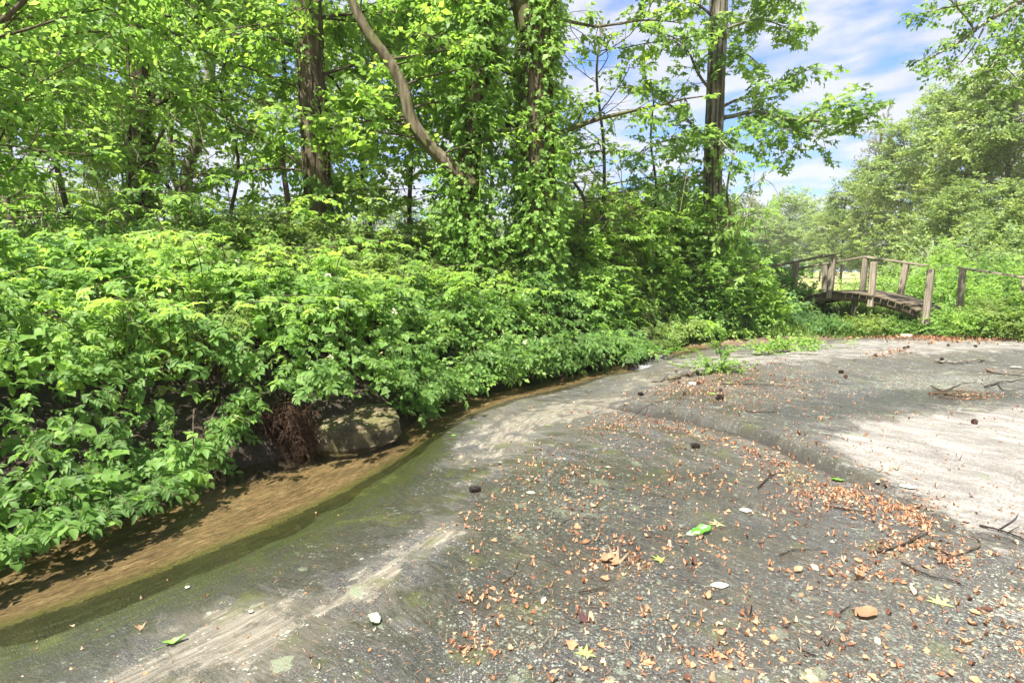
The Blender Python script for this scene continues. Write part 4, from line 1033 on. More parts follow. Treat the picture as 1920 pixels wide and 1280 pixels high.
# forked tree between them, further back
Y3 = 16.0
tr = pts([(340, 400), (345, 360), (352, 320), (366, 270), (380, 210), (392, 150), (398, 60), (400, -60)], Y3); tr = np.vstack([gnd(at(338, 505, Y3)), tr])
f3 = pts([(343, 365), (325, 330), (318, 250), (326, 170), (332, 110), (330, 0)], Y3)
L3 = [(spline(f3, 12), .11, {}), (spline(pts([(352, 333), (378, 325), (400, 318), (425, 318), (455, 312)], Y3), 9), .07, {'start': .55}), (spline(pts([(350, 372), (385, 350), (415, 333), (440, 330), (475, 318)], Y3-.5), 9), .055, {'start': .5}),
      (spline(pts([(322, 166), (350, 165), (380, 174), (410, 186), (445, 192)], Y3-1), 9), .05, {'start': .3})]
L3 += auto_limbs(tr, (4.6, 9), 18, (1.6, 3.2), (.1, .6), rl)
def v3(a, b, P, rad, r): vine_cover(a, b, P, rad, 120, TD, .2, .3, .5, 4, .16, r=r, stems=2)
tree('forked_tree', 'grey forked tree with low spreading limbs behind the left trunks', 'tree', tr, .22, .10, M['bark_grey'], L3, M['leaf_tree'], TS, .46, .45, 'big trees on the creek bank', vine=v3, sides=28, nring=80)

# central vine-clad double tree with the long bare limb leaning left
Y4 = 9.2
tr = pts([(1012, 500), (1010, 400), (1008, 320), (1005, 250), (1002, 180), (1008, 100), (1012, 40), (1030, -60), (1040, -250)], Y4); tr = np.vstack([gnd(at(1014, 620, Y4)), tr, tr[-1]+[.2, 0, 5]])
forkA = spline(pts([(1004, 130), (996, 80), (984, 30), (966, -40), (950, -150)], Y4), 12)
stem2 = spline(np.vstack([gnd(at(900, 600, 9.0)), pts([(890, 460), (878, 380), (880, 300), (893, 200), (902, 110), (905, 0), (905, -120)], 9.0)]), 40)
bare = spline(pts([(886, 352), (862, 325), (832, 300), (800, 268), (772, 225), (764, 190), (750, 150), (722, 105), (690, 62), (668, 20), (645, -40)], 8.7), 36)
L4 = auto_limbs(tr, (3.4, 6.3), 10, (1.4, 3.2), (.05, .5), rl, back=True)+auto_limbs(tr, (7.5, 13.5), 7, (2.5, 4.2), (.2, .7), rl, r0=.07, size=.62, step=.5, sub=1.5, spread=.34)
for k in range(13):
    i = rl.integers(8, 34); L4.append((limb_path(bare[i], rl.uniform(-1.9, 1.9), rl.uniform(.9, 2.2), rl.uniform(0, .6), 7, r=rl), .018, {}))
for k in range(9):
    i = rl.integers(12, 38); L4.append((limb_path(stem2[i], rl.uniform(-1.9, 1.9), rl.uniform(.9, 2.4), rl.uniform(0, .6), 7, r=rl), .02, {}))
def v4(a, b, P, rad, r):
    vine_cover(a, b, P, rad, 800, TH, .13, .5, .9, 5.6, .17, r=r, stems=16)
    vine_cover(a, b, stem2, np.linspace(.16, .1, len(stem2)), 900, TH, .13, .42, .9, 6, .32, r=r, stems=6)
t4, P4, R4 = tree('vine_clad_tree', 'massive vine covered double tree in the centre with a long bare limb leaning left', 'tree', tr, .27, .22, M['bark_moss'], L4, M['leaf_tree'], TS, .40, .6, 'big trees on the creek bank', vine=v4, furrow=.03, sides=72, nring=240)
a = Acc(); tube(a, stem2, np.linspace(.15, .1, len(stem2)), 28, .5, rough=.1, furrow=.012, seed=5); link('second_trunk', a.mesh('second_trunk', M['bark'], t4.location), t4)
a = Acc(); tube(a, spline(forkA, 40), np.linspace(.2, .14, 40), 40, .5, rough=.08, furrow=.02, seed=8); link('fork', a.mesh('fork', M['bark_moss'], t4.location), t4)
a = Acc(); tube(a, spline(bare, 90), np.interp(np.linspace(0, 1, 90), [0, .1, .5, 1], [.115, .105, .09, .06]), 30, .5, rough=.3, furrow=.012, seed=9); link('bare_limb', a.mesh('bare_limb', M['bark_moss'], t4.location), t4)

# sweetgum on the right with its low arm reaching over the creek
Y5 = 12.3
tr = pts([(1337, 470), (1336, 380), (1337, 300), (1340, 210), (1344, 110), (1348, 0), (1352, -150)], Y5); tr = np.vstack([gnd(at(1337, 600, Y5)), tr, tr[-1]+[.2, 0, 4.0]])
def lp(l, Y=Y5, n=12): return spline(np.array([at(a[0], a[1], Y+(a[2] if len(a) > 2 else 0)) for a in l]), n)
g5 = {'temps': TST, 'size': .30, 'step': .18, 'sub': .85, 'spread': .12, 'per': 1.7}
L5 = [(lp([(1347, 222), (1385, 216, -.2), (1410, 208, -.3), (1440, 215, -.5), (1480, 224, -.7), (1530, 226, -.9), (1570, 232, -1), (1610, 228, -1.1), (1632, 212, -1.2)]), .05, dict(g5, start=.15)),
      (lp([(1347, 205), (1380, 188, .2), (1420, 178, .2), (1455, 160, .1), (1490, 142, 0), (1525, 128, 0)]), .035, dict(g5, start=.1)),
      (lp([(1400, 212, -.2), (1404, 235, -.5), (1416, 258, -.6), (1435, 274, -.7), (1470, 282, -.8)]), .025, dict(g5, start=.05)),
      (lp([(1440, 214, -.4), (1470, 240, -.6), (1510, 250, -.7), (1545, 262, -.7)]), .02, dict(g5, start=.1)),
      (lp([(1500, 226, -.8), (1540, 205, -.8), (1575, 195, -.9), (1600, 200, -1)]), .018, dict(g5, start=.1)),
      (lp([(1350, 60), (1385, 45, 0), (1430, 38, 0), (1470, 50, -.2), (1500, 62, -.3)]), .03, dict(g5, start=.15)),
      (lp([(1352, -60), (1400, -40, 0), (1450, -10, 0), (1490, 10, -.2)]), .035, dict(g5, start=.1)),
      (lp([(1348, 90), (1380, 92, -.2), (1405, 105, -.4), (1425, 122, -.5)]), .02, dict(g5, start=.2)),
      (lp([(1338, 240), (1300, 262, -.3), (1262, 262, -.6), (1225, 272, -.8), (1190, 300, -1)]), .04, dict(g5, start=.1)),
      (lp([(1340, 180), (1310, 140, -.3), (1290, 95, -.6), (1262, 70, -.8), (1215, 52, -1)]), .035, dict(g5, start=.1)),
      (lp([(1345, 40), (1310, 10, -.2), (1270, -10, -.4), (1230, -20, -.8)]), .035, dict(g5, start=.1)),
      (lp([(1336, 275), (1300, 235, .2), (1260, 200, .3), (1215, 170, .4), (1170, 165, .4)]), .035, dict(g5, start=.1)),
      (lp([(1338, 330), (1300, 330, -.4), (1262, 345, -.7), (1225, 350, -1)]), .03, dict(g5, start=.1)),
      (lp([(1338, 250), (1350, 262, -.8), (1375, 290, -1.2), (1390, 310, -1.4)]), .02, dict(g5, start=.2))]
L5 += auto_limbs(tr, (7.2, 11), 7, (1.5, 3), (.2, .7), rl, r0=.05, temps=TST, size=.4, step=.4, sub=1.1, spread=.25)
def v5(a, b, P, rad, r): vine_cover(a, b, P, rad, 340, TP_mid, .24, .62, .8, 3.1, .42, r=r, stems=5); vine_cover(a, b, P, rad, 70, TH, .17, .4, 3, 4.2, .12, r=r, stems=2)
tree('sweetgum_tree', 'straight grey sweetgum on the right whose leafy arm reaches across the sky', 'tree', tr, .20, .165, M['bark_grey'], L5, M['leaf_gum'], TST, .30, .5, 'big trees on the creek bank', vine=v5, furrow=.018, sides=60, nring=220)

# tree standing out of frame on the right; its branches hang into the upper right corner
tr = np.array([gnd((14.4, 9.6, 0)), (14.4, 9.6, 2), (14.3, 9.7, 5), (14.3, 9.8, 9)])
L6 = []
for l, r0 in (([(2120, -120), (2000, -60), (1920, 0), (1850, 40), (1800, 78), (1760, 100), (1728, 118)], .05), ([(2050, -120), (1950, -70), (1880, -20), (1820, 5), (1770, 15), (1730, 25)], .04), ([(2080, -20), (1990, 20), (1930, 60), (1880, 100), (1850, 140)], .04),
              ([(2080, 40), (2000, 90), (1940, 130), (1900, 160), (1870, 170)], .035), ([(1830, 60), (1800, 20), (1770, -10), (1740, -20)], .02), ([(1850, 42), (1830, 80), (1800, 120), (1775, 135)], .018), ([(2000, -100), (1960, -40), (1900, 40), (1890, 70)], .03)):
    L6.append((lp(l, 9.8, 14), r0, {'size': .25, 'step': .2, 'sub': .7, 'spread': .1, 'start': .1}))
L6 += auto_limbs(tr, (4.5, 8.8), 10, (2, 3.5), (.1, .6), rl, sides_az=(R(-20), R(200)), size=.6, step=.5, sub=1.5, spread=.34)
tree('oak_tree', 'oak whose leafy branches hang into the upper right corner of the sky', 'tree', tr, .3, .2, M['bark_grey'], L6, M['leaf_tree'], TS, .3, .4, 'trees at the right edge', sides=24, nring=50)

# slim young trees and tall shrubs filling the left and the gaps
def sapling(px, Y, h, label, name='young_tree', mt='leaf_tree', tint=.6, nl=14, L=(1, 2.2), size=.34, lean=(0, 0), r0=.05, zmin=.9, temps=None, seed=0, rise=(.0, .6)):
    r = np.random.default_rng(seed); x = (px-960)/F*Y; b = gnd((x, Y, 0)); q_ = lambda: r.normal(size=3)*[.16, .16, 0]; tr = np.array([b, b+[lean[0]*.2, lean[1]*.2, h*.2]+q_()*.6, b+[lean[0]*.4, lean[1]*.4, h*.4]+q_(), b+[lean[0]*.6, lean[1]*.6, h*.6]+q_(), b+[lean[0]*.8, lean[1]*.8, h*.8]+q_(), b+[lean[0], lean[1], h]])
    return tree(name, label, 'tree', tr, r0, r0*.3, M['bark'], auto_limbs(tr, (b[2]+zmin, b[2]+h*.97), int(nl*1.35), L, rise, r, r0=.025), M[mt], temps or TS, size, tint, 'young trees in the thicket', sides=12, nring=30, furrow=0, step=.26, sub=.8)
sapling(30, 7.6, 5.5, 'yellow green leafy sapling filling the left edge', mt='leaf_yel', nl=26, seed=1, tint=.55)
sapling(150, 9.0, 6.5, 'bright yellow green sapling at the upper left', mt='leaf_yel', nl=15, seed=2, zmin=2.2, tint=.5, size=.36)
sapling(-60, 5.8, 4.6, 'bright leaning sapling at the extreme left edge', mt='leaf_yel', nl=22, seed=3, lean=(.4, .2), tint=.45, size=.3)
sapling(60, 13.5, 8.5, 'dense green young tree behind the left edge saplings', nl=34, seed=4, size=.45, L=(1.4, 3))
sapling(450, 13.0, 7.5, 'yellow green young tree just left of the straight brown trunk', mt='leaf_yel', nl=15, seed=5, tint=.4, zmin=3.2)
sapling(540, 15.0, 9.0, 'slim dark stemmed young tree peeking out left of the straight brown trunk', nl=15, seed=6, r0=.09, zmin=3.4, size=.42, L=(1.4, 2.8))
sapling(700, 12.5, 7.0, 'airy green young tree right of the straight brown trunk', nl=16, seed=7, zmin=1.5, size=.38)
sapling(790, 11.0, 7.5, 'yellow green young tree behind the bare leaning limb', mt='leaf_yel', nl=26, seed=8, tint=.45, zmin=3.0, size=.36)
sapling(1120, 11.2, 5.6, 'slender young tree right of the vine clad trunk', nl=18, seed=9, zmin=.8, tint=.55, size=.34, L=(.9, 2.0))
sapling(1215, 12.6, 4.6, 'feathery yellow green young tree left of the sweetgum', mt='leaf_yel', nl=18, seed=10, zmin=.6, tint=.5, temps=TP_mid, size=.30, L=(.9, 1.8))
sapling(1085, 10.4, 3.8, 'thin stemmed sapling with pinnate leaves over the riffle', nl=14, seed=11, zmin=.8, tint=.6, temps=TP_mid, size=.26, L=(.7, 1.6))
sapling(330, 10.4, 4.2, 'low bright sapling under the forked tree', mt='leaf_yel', nl=8, seed=12, tint=.5, size=.3, L=(.8, 1.8))
sapling(1290, 11.9, 3.3, 'feathery pale sapling leaning out from the sweetgum over the slab', mt='leaf_yel', nl=14, seed=13, zmin=.5, tint=.55, temps=TP_mid, size=.28, lean=(.5, -.8), L=(.7, 1.4))
sapling(620, 17.5, 9, 'green young tree seen behind the straight brown trunk', nl=15, seed=14, size=.5, zmin=2.0, L=(1.5, 3))
sapling(930, 14.5, 8.5, 'green young tree behind the vine clad tree', nl=18, seed=15, size=.44, zmin=1.8, L=(1.4, 3))
sapling(230, 19.0, 10, 'deep green tree behind the dark slim trunk', nl=34, seed=16, size=.55, zmin=1.5, L=(1.6, 3.4))

# ------------------------------------------------------------------ background trees, shared meshes
def far_tree_meshes(seed, h, w, kind, bark, size, nl, trunk_r, zmin):
    r = np.random.default_rng(seed); tr = np.array([(0, 0, -.2), (r.normal()*.15, 0, h*.4), (r.normal()*.3, 0, h*.75), (r.normal()*.3, 0, h)])
    ta = Acc(); tube(ta, spline(tr, 14), np.linspace(trunk_r, trunk_r*.2, 14), 8, .5, rough=.05)
    w_, lf = Acc(), Acc(); Tt = spline(tr, 40)
    for i in range(nl):
        f = (i+r.random())/nl; z = h*(zmin+(1-zmin)*f*.98); p = np.array([np.interp(z, Tt[:, 2], Tt[:, k]) for k in range(3)])
        prof = math.sin(math.pi*min(1, .18+.82*f))**.6 if kind != 'pine' else (1-f)**.5*.8+.15
        leafy(w_, lf, limb_path(p, r.uniform(0, 6.28), w*prof*r.uniform(.5, 1.1), r.uniform(.1, 1.1), 6, r=r), trunk_r*.28, TS if kind != 'pine' else TD, size, .5, step=size*.95, sub=size*3.0, spread=size*.5, r=r, tvar=.5, subs=False, vz=.7, per=1.6)
    return ta.mesh('trunk', bark), lf.mesh('crown', M['leaf_pine'] if kind == 'pine' else M['leaf_far']), w_.mesh('branches', bark)
FT = [far_tree_meshes(1, 14, 3.8, 'b', M['bark_grey'], 1.05, 34, .2, .10), far_tree_meshes(2, 15, 3.2, 'b', M['bark_pale'], .95, 36, .18, .2), far_tree_meshes(3, 13, 4.2, 'b', M['bark'], 1.15, 32, .22, .05),
      far_tree_meshes(4, 16, 2.6, 'pine', M['bark'], 1.0, 30, .2, .32)]
FN = [far_tree_meshes(5, 14, 3.6, 'b', M['bark_pale'], .62, 76, .16, .12), far_tree_meshes(6, 13, 3.8, 'b', M['bark_grey'], .66, 72, .18, .06), far_tree_meshes(7, 15.5, 2.8, 'pine', M['bark'], .6, 48, .18, .30)]
def put_tree(ms, x, y, sc, rot, label, group, name='broadleaf_tree'):
    z = float(.33+.25*(fbm(np.array([x*.03]), np.array([y*.03]))[0]-.5)*smooth((math.hypot(x, y)-20)/20))
    if math.hypot(x, y) < 24: z = .3
    t = thing(name, label, 'tree', (x, y, z-.1), group); t.rotation_euler = (0, 0, rot); t.scale = (sc[0], sc[0], sc[1])
    for n_, me in zip(('trunk', 'crown', 'branches'), ms):
        o = link(n_, me, t)
        if n_ != 'trunk': o['kind'] = 'stuff'
    return t
rr_ = random.Random(8)
row = [ # px, py of the top, depth, mesh set, label
    (1925, 60, 27, FN[1], 'big bright green tree at the right edge of the tree line', 'broadleaf_tree'),
    (1840, 120, 30, FN[0], 'pale stemmed tulip tree in the tree line, second from the right edge', 'broadleaf_tree'),
    (1905, 150, 34, FN[2], 'dull brownish pine behind the right edge of the tree line', 'pine_tree'),
    (1765, 150, 36, FN[0], 'pale stemmed bright tree in the middle of the right tree line', 'broadleaf_tree'),
    (1700, 215, 41, FN[1], 'rounded green tree left of the pale stemmed trees', 'broadleaf_tree'),
    (1655, 208, 50, FN[2], 'tall thin brownish pine standing up at the left end of the right tree line', 'pine_tree'),
    (1640, 290, 46, FN[0], 'green tree below the tall thin pine', 'broadleaf_tree'),
    (1590, 330, 55, FN[1], 'lower bushy tree where the right tree line falls away', 'broadleaf_tree'),
    (1545, 395, 66, FN[0], 'last small tree at the low left end of the right tree line', 'broadleaf_tree'),
    (1800, 330, 26, FN[1], 'low bushy tree in front of the pale stems at the right', 'broadleaf_tree'),
    (1700, 400, 62, FN[1], 'small bushy tree behind the leaning bridge post', 'broadleaf_tree'),
    (1900, 330, 22, FN[0], 'young bright tree low at the right edge', 'broadleaf_tree'),
    (1620, 425, 98, FN[0], 'small pale tree behind the middle of the footbridge', 'broadleaf_tree'),
]
HM = {id(FT[0]): 14, id(FT[1]): 15, id(FT[2]): 13, id(FT[3]): 16, id(FN[0]): 14, id(FN[1]): 13, id(FN[2]): 15.5}
for px, py, Y, ms, lab, nm in row:
    p = at(px, py, Y); h = (p[2]-.2)*.94; s = h/HM[id(ms)]
    put_tree(ms, p[0], Y, (max(s, .42)*(1.0 if h > 8 else 1.15), s), rr_.uniform(0, 6.28), lab, 'tree line beyond the footbridge', nm)
far = [(1530, 395, 95, 0), (1490, 362, 112, 2), (1440, 370, 118, 0), (1395, 362, 108, 3), (1365, 375, 122, 1), (1320, 372, 104, 2), (1280, 368, 110, 0), (1235, 380, 100, 3), (1180, 370, 96, 1), (1120, 375, 100, 0), (1050, 372, 92, 2), (980, 380, 95, 0), (900, 372, 90, 1),
       (830, 380, 85, 2), (760, 375, 88, 0), (690, 370, 80, 2), (620, 375, 84, 1), (550, 372, 76, 0), (490, 385, 70, 2), (430, 380, 74, 0), (360, 370, 66, 1), (290, 365, 60, 2), (200, 350, 58, 0), (110, 340, 52, 2), (20, 330, 50, 1), (-80, 320, 48, 0), (1570, 385, 88, 0), (1465, 400, 86, 0), (1415, 405, 90, 2)]
FL = {0: 'rounded pale green tree', 1: 'tall narrow green tree', 2: 'broad spreading green tree', 3: 'thin dull pine'}
def region(px): return 'far across the pasture' if px > 1345 else ('far behind, between vine clad tree and sweetgum' if px > 1010 else ('far behind the straight and vine clad trunks' if px > 600 else 'far behind the left bank'))
ORD = ['first', 'second', 'third', 'fourth', 'fifth', 'sixth', 'seventh', 'eighth', 'ninth', 'tenth', 'eleventh', 'twelfth']
for i, (px, py, Y, k) in enumerate(far):
    p = at(px, py, Y); s = (p[2]-.2)*.95/HM[id(FT[k])]
    idx = sorted(f_[0] for f_ in far if region(f_[0]) == region(px)).index(px)
    put_tree(FT[k], p[0], Y, (s*1.45, s), rr_.uniform(0, 6.28), f'{FL[k]} {region(px)}, {ORD[idx]} from left', 'far trees around the pasture', 'pine_tree' if k == 3 else 'broadleaf_tree')

# ------------------------------------------------------------------ weeds, grass and shrubs on the right-hand verge
def dome_shrub(px, Y, rx, h, label, name='leafy_shrub', mt='leaf_bush', temps=None, size=.2, n=600, tint=.5, seed=0, z0=None, group='shrubs by the footbridge', ry=None, x=None):
    r = np.random.default_rng(seed); x = (px-960)/F*Y if x is None else x; b = gnd((x, Y, 0), 0); ry = ry or rx
    a = r.uniform(0, 6.28, n); q = r.random(n)**.45; hz_ = r.random(n)
    v = np.stack([np.cos(a)*np.sqrt(1-hz_**2), np.sin(a)*np.sqrt(1-hz_**2), hz_], -1)
    nz = .7+.6*fbm(v[:, 0]*2+seed, v[:, 1]*2, v[:, 2]*2, 3, s=seed)
    P = b+v*(q*nz)[:, None]*[rx, ry, h]; P[:, 2] += .04
    D = v*[1, 1, .4]+r.normal(size=(n, 3))*.6; U = np.array([0, 0, 1.])+v*.5+r.normal(size=(n, 3))*.35
    t = thing(name, label, 'shrub', tuple(b), group); acc = Acc(); place(acc, temps or TP_mid, P, D, U, size*r.uniform(.7, 1.25, n), np.clip(tint+r.normal(size=n)*.12+.5*(fbm(P[:, 0]*2, P[:, 1]*2, P[:, 2]*2)-.5), 0, 1))
    link('foliage', acc.mesh('foliage', M[mt], b), t, kind='stuff')
    st = Acc()
    for k in range(10): j = r.integers(0, n); tube(st, spline([b+[r.normal()*.05, r.normal()*.05, -.03], (b+P[j])/2+[0, 0, .1*h], P[j]], 6), np.linspace(.012, .003, 6), 4, .5)
    link('stem', st.mesh('stem', M['twig'], b), t); return t
dome_shrub(1490, 13.3, .7, .5, 'dark pinnate shrub under the left half of the footbridge', n=700, tint=.3, seed=1)
dome_shrub(1445, 15.2, 1.0, 1.35, 'tall feathery shrub hiding the left end of the footbridge', n=800, tint=.5, seed=2)
dome_shrub(1545, 11.7, .55, .24, 'low weed clump on the verge below the footbridge arch', n=380, tint=.4, seed=3, mt='leaf_cool', temps=THf, size=.16, name='weed_clump')
dome_shrub(1620, 11.6, .6, .26, 'broad weed clump under the standing bridge post', n=420, tint=.5, seed=4, mt='leaf_olive', temps=THf, size=.16, name='weed_clump')
dome_shrub(1700, 11.3, .55, .28, 'weed clump in front of the broken rusty deck end', n=420, tint=.45, seed=5, mt='leaf_bush', temps=THf, size=.16, name='weed_clump')
dome_shrub(1790, 11.0, .6, .55, 'leafy weed clump right of the palest bridge post', n=520, tint=.55, seed=6, mt='leaf_vine', temps=THf, size=.15, name='weed_clump')
dome_shrub(1870, 10.9, .65, .72, 'bright leafy clump below the right handrail', n=620, tint=.5, seed=7, mt='leaf_olive', temps=THf, size=.19, name='weed_clump')
dome_shrub(1950, 10.7, .7, .95, 'bright clump at the right edge beside the litter', n=600, tint=.4, seed=8, mt='leaf_vine', temps=THf, size=.2, name='weed_clump')
dome_shrub(1660, 14.6, .9, 1.0, 'bright shrub behind the footbridge between the leaning posts', n=620, tint=.6, seed=9, mt='leaf_yel', temps=THf, size=.2)
dome_shrub(1770, 14.2, 1.0, 1.45, 'green shrub behind the gap in the handrail', n=800, tint=.5, seed=10, mt='leaf_vine', temps=THf, size=.2)
dome_shrub(1760, 17.5, .7, 1.9, 'arching bright green shrub above the gap in the handrail', n=600, tint=.6, seed=11, mt='leaf_yel', size=.3)
dome_shrub(1850, 15.5, 1.2, 1.55, 'dark green shrub behind the right handrail', n=1000, tint=.3, seed=12, mt='leaf_bush', temps=THf, size=.22)
dome_shrub(1930, 14.2, 1.2, 1.6, 'sunny green shrub at the right edge behind the handrail', n=900, tint=.6, seed=13, mt='leaf_yel', temps=THf, size=.22)
dome_shrub(1575, 16.6, .5, .75, 'thin bramble seen through the bridge rails', n=160, tint=.5, seed=14, mt='leaf_vine', temps=THf, size=.18)
for i, (px, Y, rx, h) in enumerate([(1850, 21, 2.2, 2.6), (1740, 24, 2.0, 2.4), (2010, 24, 2.0, 2.2), (1950, 19, 2.0, 2.8)]):
    dome_shrub(px, Y, rx, h, ['wide shrub at the foot of the right tree line, under the pale stems', 'rounded shrub at the foot of the tree line beyond the bridge gap', 'rounded shrub just outside the right edge beyond the handrail', 'tall shrub at the far right edge beyond the handrail'][i], n=900, tint=.45, seed=20+i, mt='leaf_far', temps=TD, size=.5, group='shrubs at the foot of the tree line')
for px, Y, rx, h, mt_, tn, lab in ((1115, 10.3, .75, 1.5, 'leaf_vine', .6, 'full pinnate shrub arching over the riffle just right of the vine clad trunk'),
        (1190, 11.6, .9, 2.1, 'leaf_vine', .65, 'tall feathery shrub behind the riffle, left of the sweetgum'),
        (1275, 12.3, 1.0, 2.3, 'leaf_yel', .5, 'brightest tall feathery shrub just left of the sweetgum trunk'),
        (1345, 11.75, .75, 1.55, 'leaf_yel', .5, 'feathery shrub at the foot of the sweetgum spilling towards the slab'),
        (1410, 12.0, .65, .95, 'leaf_vine', .7, 'low feathery shrub at the far end of the slab left of the bridge'),
        (1120, 13.2, 1.4, 2.7, 'leaf_olive', .6, 'large loose shrub far behind the riffle'),
        (1240, 14.4, 1.5, 2.9, 'leaf_tree', .6, 'tall shrub behind the sweetgum on its left')):
    dome_shrub(px, Y, rx, h, lab, name='feathery_shrub', mt=mt_, size=.25, n=int(1500*rx*max(1, h/1.6)), tint=tn, seed=int(px), group='shrubs along the creek bank')  # leaf colours and tints raised so these shrubs look sunlit
# pale dead shrub
r = np.random.default_rng(5); b = gnd(((1745-960)/F*19.0, 19.0, 0), 0); a = Acc()
def deadbr(p, d, L, rad, lev):
    P = [p]
    for i in range(5): d = d+r.normal(size=3)*.22; d /= np.linalg.norm(d); P.append(P[-1]+d*L/5)
    P = np.array(P); tube(a, P, np.linspace(rad, rad*.45, 6), 4, .5)
    if lev: [deadbr(P[r.integers(2, 6)], d+r.normal(size=3)*.7, L*r.uniform(.5, .8), rad*.5, lev-1) for _ in range(5)]
for k in range(5): deadbr(b+[0, 0, .5], np.array([r.normal()*.7, r.normal()*.4, 1.0]), 1.1, .03, 2)
t = thing('dead_shrub', 'bleached leafless dead shrub beyond the gap in the bridge handrail', 'shrub', tuple(b)); link('branches', a.mesh('branches', M['dead'], b), t)

def grass(name, label_px, n, region, h, label, seed, mt='grass'):
    r = np.random.default_rng(seed); P = []
    while len(P) < n:
        px = r.uniform(*region[0]); Y = r.uniform(*region[1]); x = (px-960)/F*Y; P.append((x, Y))
    P = np.array(P); z = terrain(P[:, 0], P[:, 1]); P = np.column_stack([P, z]); k = fbm(P[:, 0]*2, P[:, 1]*2, s=seed)
    P = P[k > .4]; n = len(P)
    blade = (np.array([(-.028, 0, 0), (.028, 0, 0), (.02, .5, .06), (-.02, .5, .06), (0, 1, .28)]), np.array([(0, 1, 2), (0, 2, 3), (3, 2, 4)]), np.zeros(5))
    D = np.array([0, 0, 1.])+r.normal(size=(n, 3))*[.4, .4, .1]; U = r.normal(size=(n, 3)); acc = Acc()
    place(acc, [blade], P, D, U, h*r.uniform(.5, 1.2, n), np.clip(.5+r.normal(size=n)*.25, 0, 1))
    o = link(name, acc.mesh(name, M[mt]), kind='stuff'); o['label'] = label; o['category'] = 'grass'
grass('grass', None, 12000, ((1440, 2000), (11.1, 14.5)), .34, 'long green grass and weeds along the verge below the footbridge', 3)
grass('pasture_grass', None, 16000, ((1250, 2050), (15, 34)), .34, 'dry pale pasture grass beyond the footbridge', 4)
grass('low_weeds', None, 7000, ((1470, 2000), (11.0, 12.4)), .16, 'short weeds at the edge of the leaf litter', 6)

def tangle(px, py, Y, w, h, n, label, seed):
    r = np.random.default_rng(seed); c = at(px, py, Y); a = Acc()
    for k in range(n):
        p = c+r.normal(size=3)*[w, .5, h*.5]; L = r.uniform(.5, 1.3); az = r.uniform(0, 6.28); v = np.array([math.cos(az), math.sin(az)*.6, 0])*L
        tube(a, spline([p-[0, 0, .5], p+v*.3+[0, 0, r.uniform(.1, .35)], p+v*.7+[0, 0, r.uniform(.0, .35)], p+v+[0, 0, r.uniform(-.4, .1)]], 12), np.linspace(.007, .0025, 12), 4, r.random(), cap=False)
    t = thing('bramble', label, 'bramble', tuple(c), 'bare bramble tangles in the thicket'); link('stem', a.mesh('stem', M['bark_tan'], c), t, kind='stuff')
M['bark_tan'] = bark_mat('dry tan stem', (.2, .15, .1), (.38, .30, .2), (.5, .42, .3), sc=40, stretch=1)
tangle(110, 500, 6.6, .55, .7, 46, 'pale dry bramble stems arching over the thicket at the left edge', 1)
tangle(190, 330, 8.0, .6, 1.0, 34, 'thin dry stems tangled among the upper left saplings', 2)
tangle(1180, 400, 10.8, .8, .8, 16, 'dry stems looping over the shrubs left of the sweetgum', 3)
# small plants and creeping vine on the slab
def small_plant(px, py, h, n, label, seed, name='seedling', mt='leaf_bush', temps=None, size=.1, spread=.2):
    r = np.random.default_rng(seed); q = on_slab(px, py); b = np.array([q[0], q[1], T1(*q)]); t = thing(name, label, 'plant', tuple(b)); st, lf = Acc(), Acc()
    for k in range(n):
        tip = b+np.array([r.normal()*spread, r.normal()*spread*.6, h*r.uniform(.5, 1.1)]); mid = b+(tip-b)*.5+[r.normal()*.02, 0, h*.1]
        P = spline([b, mid, tip], 7); tube(st, P, np.linspace(.004, .0015, 7), 3, .5)
        m = 5; place(lf, temps or TP_mid, P[-m:], (P[-1]-P[0])[None]+r.normal(size=(m, 3))*.25, np.tile([0, 0, 1.], (m, 1))+r.normal(size=(m, 3))*.3, size*r.uniform(.7, 1.2, m), np.clip(.6+r.normal(size=m)*.2, 0, 1))
    link('stem', st.mesh('stem', M['twig'], b), t); link('foliage', lf.mesh('foliage', M[mt], b), t, kind='stuff')
small_plant(1352, 700, .50, 9, 'thin stemmed seedling tuft growing from the leaf filled crack near the riffle', 1, size=.14, spread=.28)
small_plant(1335, 708, .16, 26, 'low pale green moss like tuft at the base of the seedlings', 2, 'moss_tuft', 'leaf_yel', TD, .12, .22)
small_plant(1440, 662, .16, 10, 'creeping vine tuft trailing on to the pale rock below the feathery shrub', 3, 'creeping_vine', 'leaf_yel', THf, .2, .25)
small_plant(1478, 656, .14, 10, 'creeping vine tuft lying on the pale rock below the left end of the bridge', 4, 'creeping_vine', 'leaf_yel', THf, .2, .22)
small_plant(1522, 656, .16, 8, 'creeping vine shoot with an arching bare stem on the pale rock', 5, 'creeping_vine', 'leaf_yel', THf, .18, .2)
small_plant(1213, 700, .26, 1, 'single bare twiglet standing in the pale rock by the riffle', 6, size=.02)
small_plant(1240, 655, .22, 5, 'seedling at the far lip of the riffle', 7, size=.16)
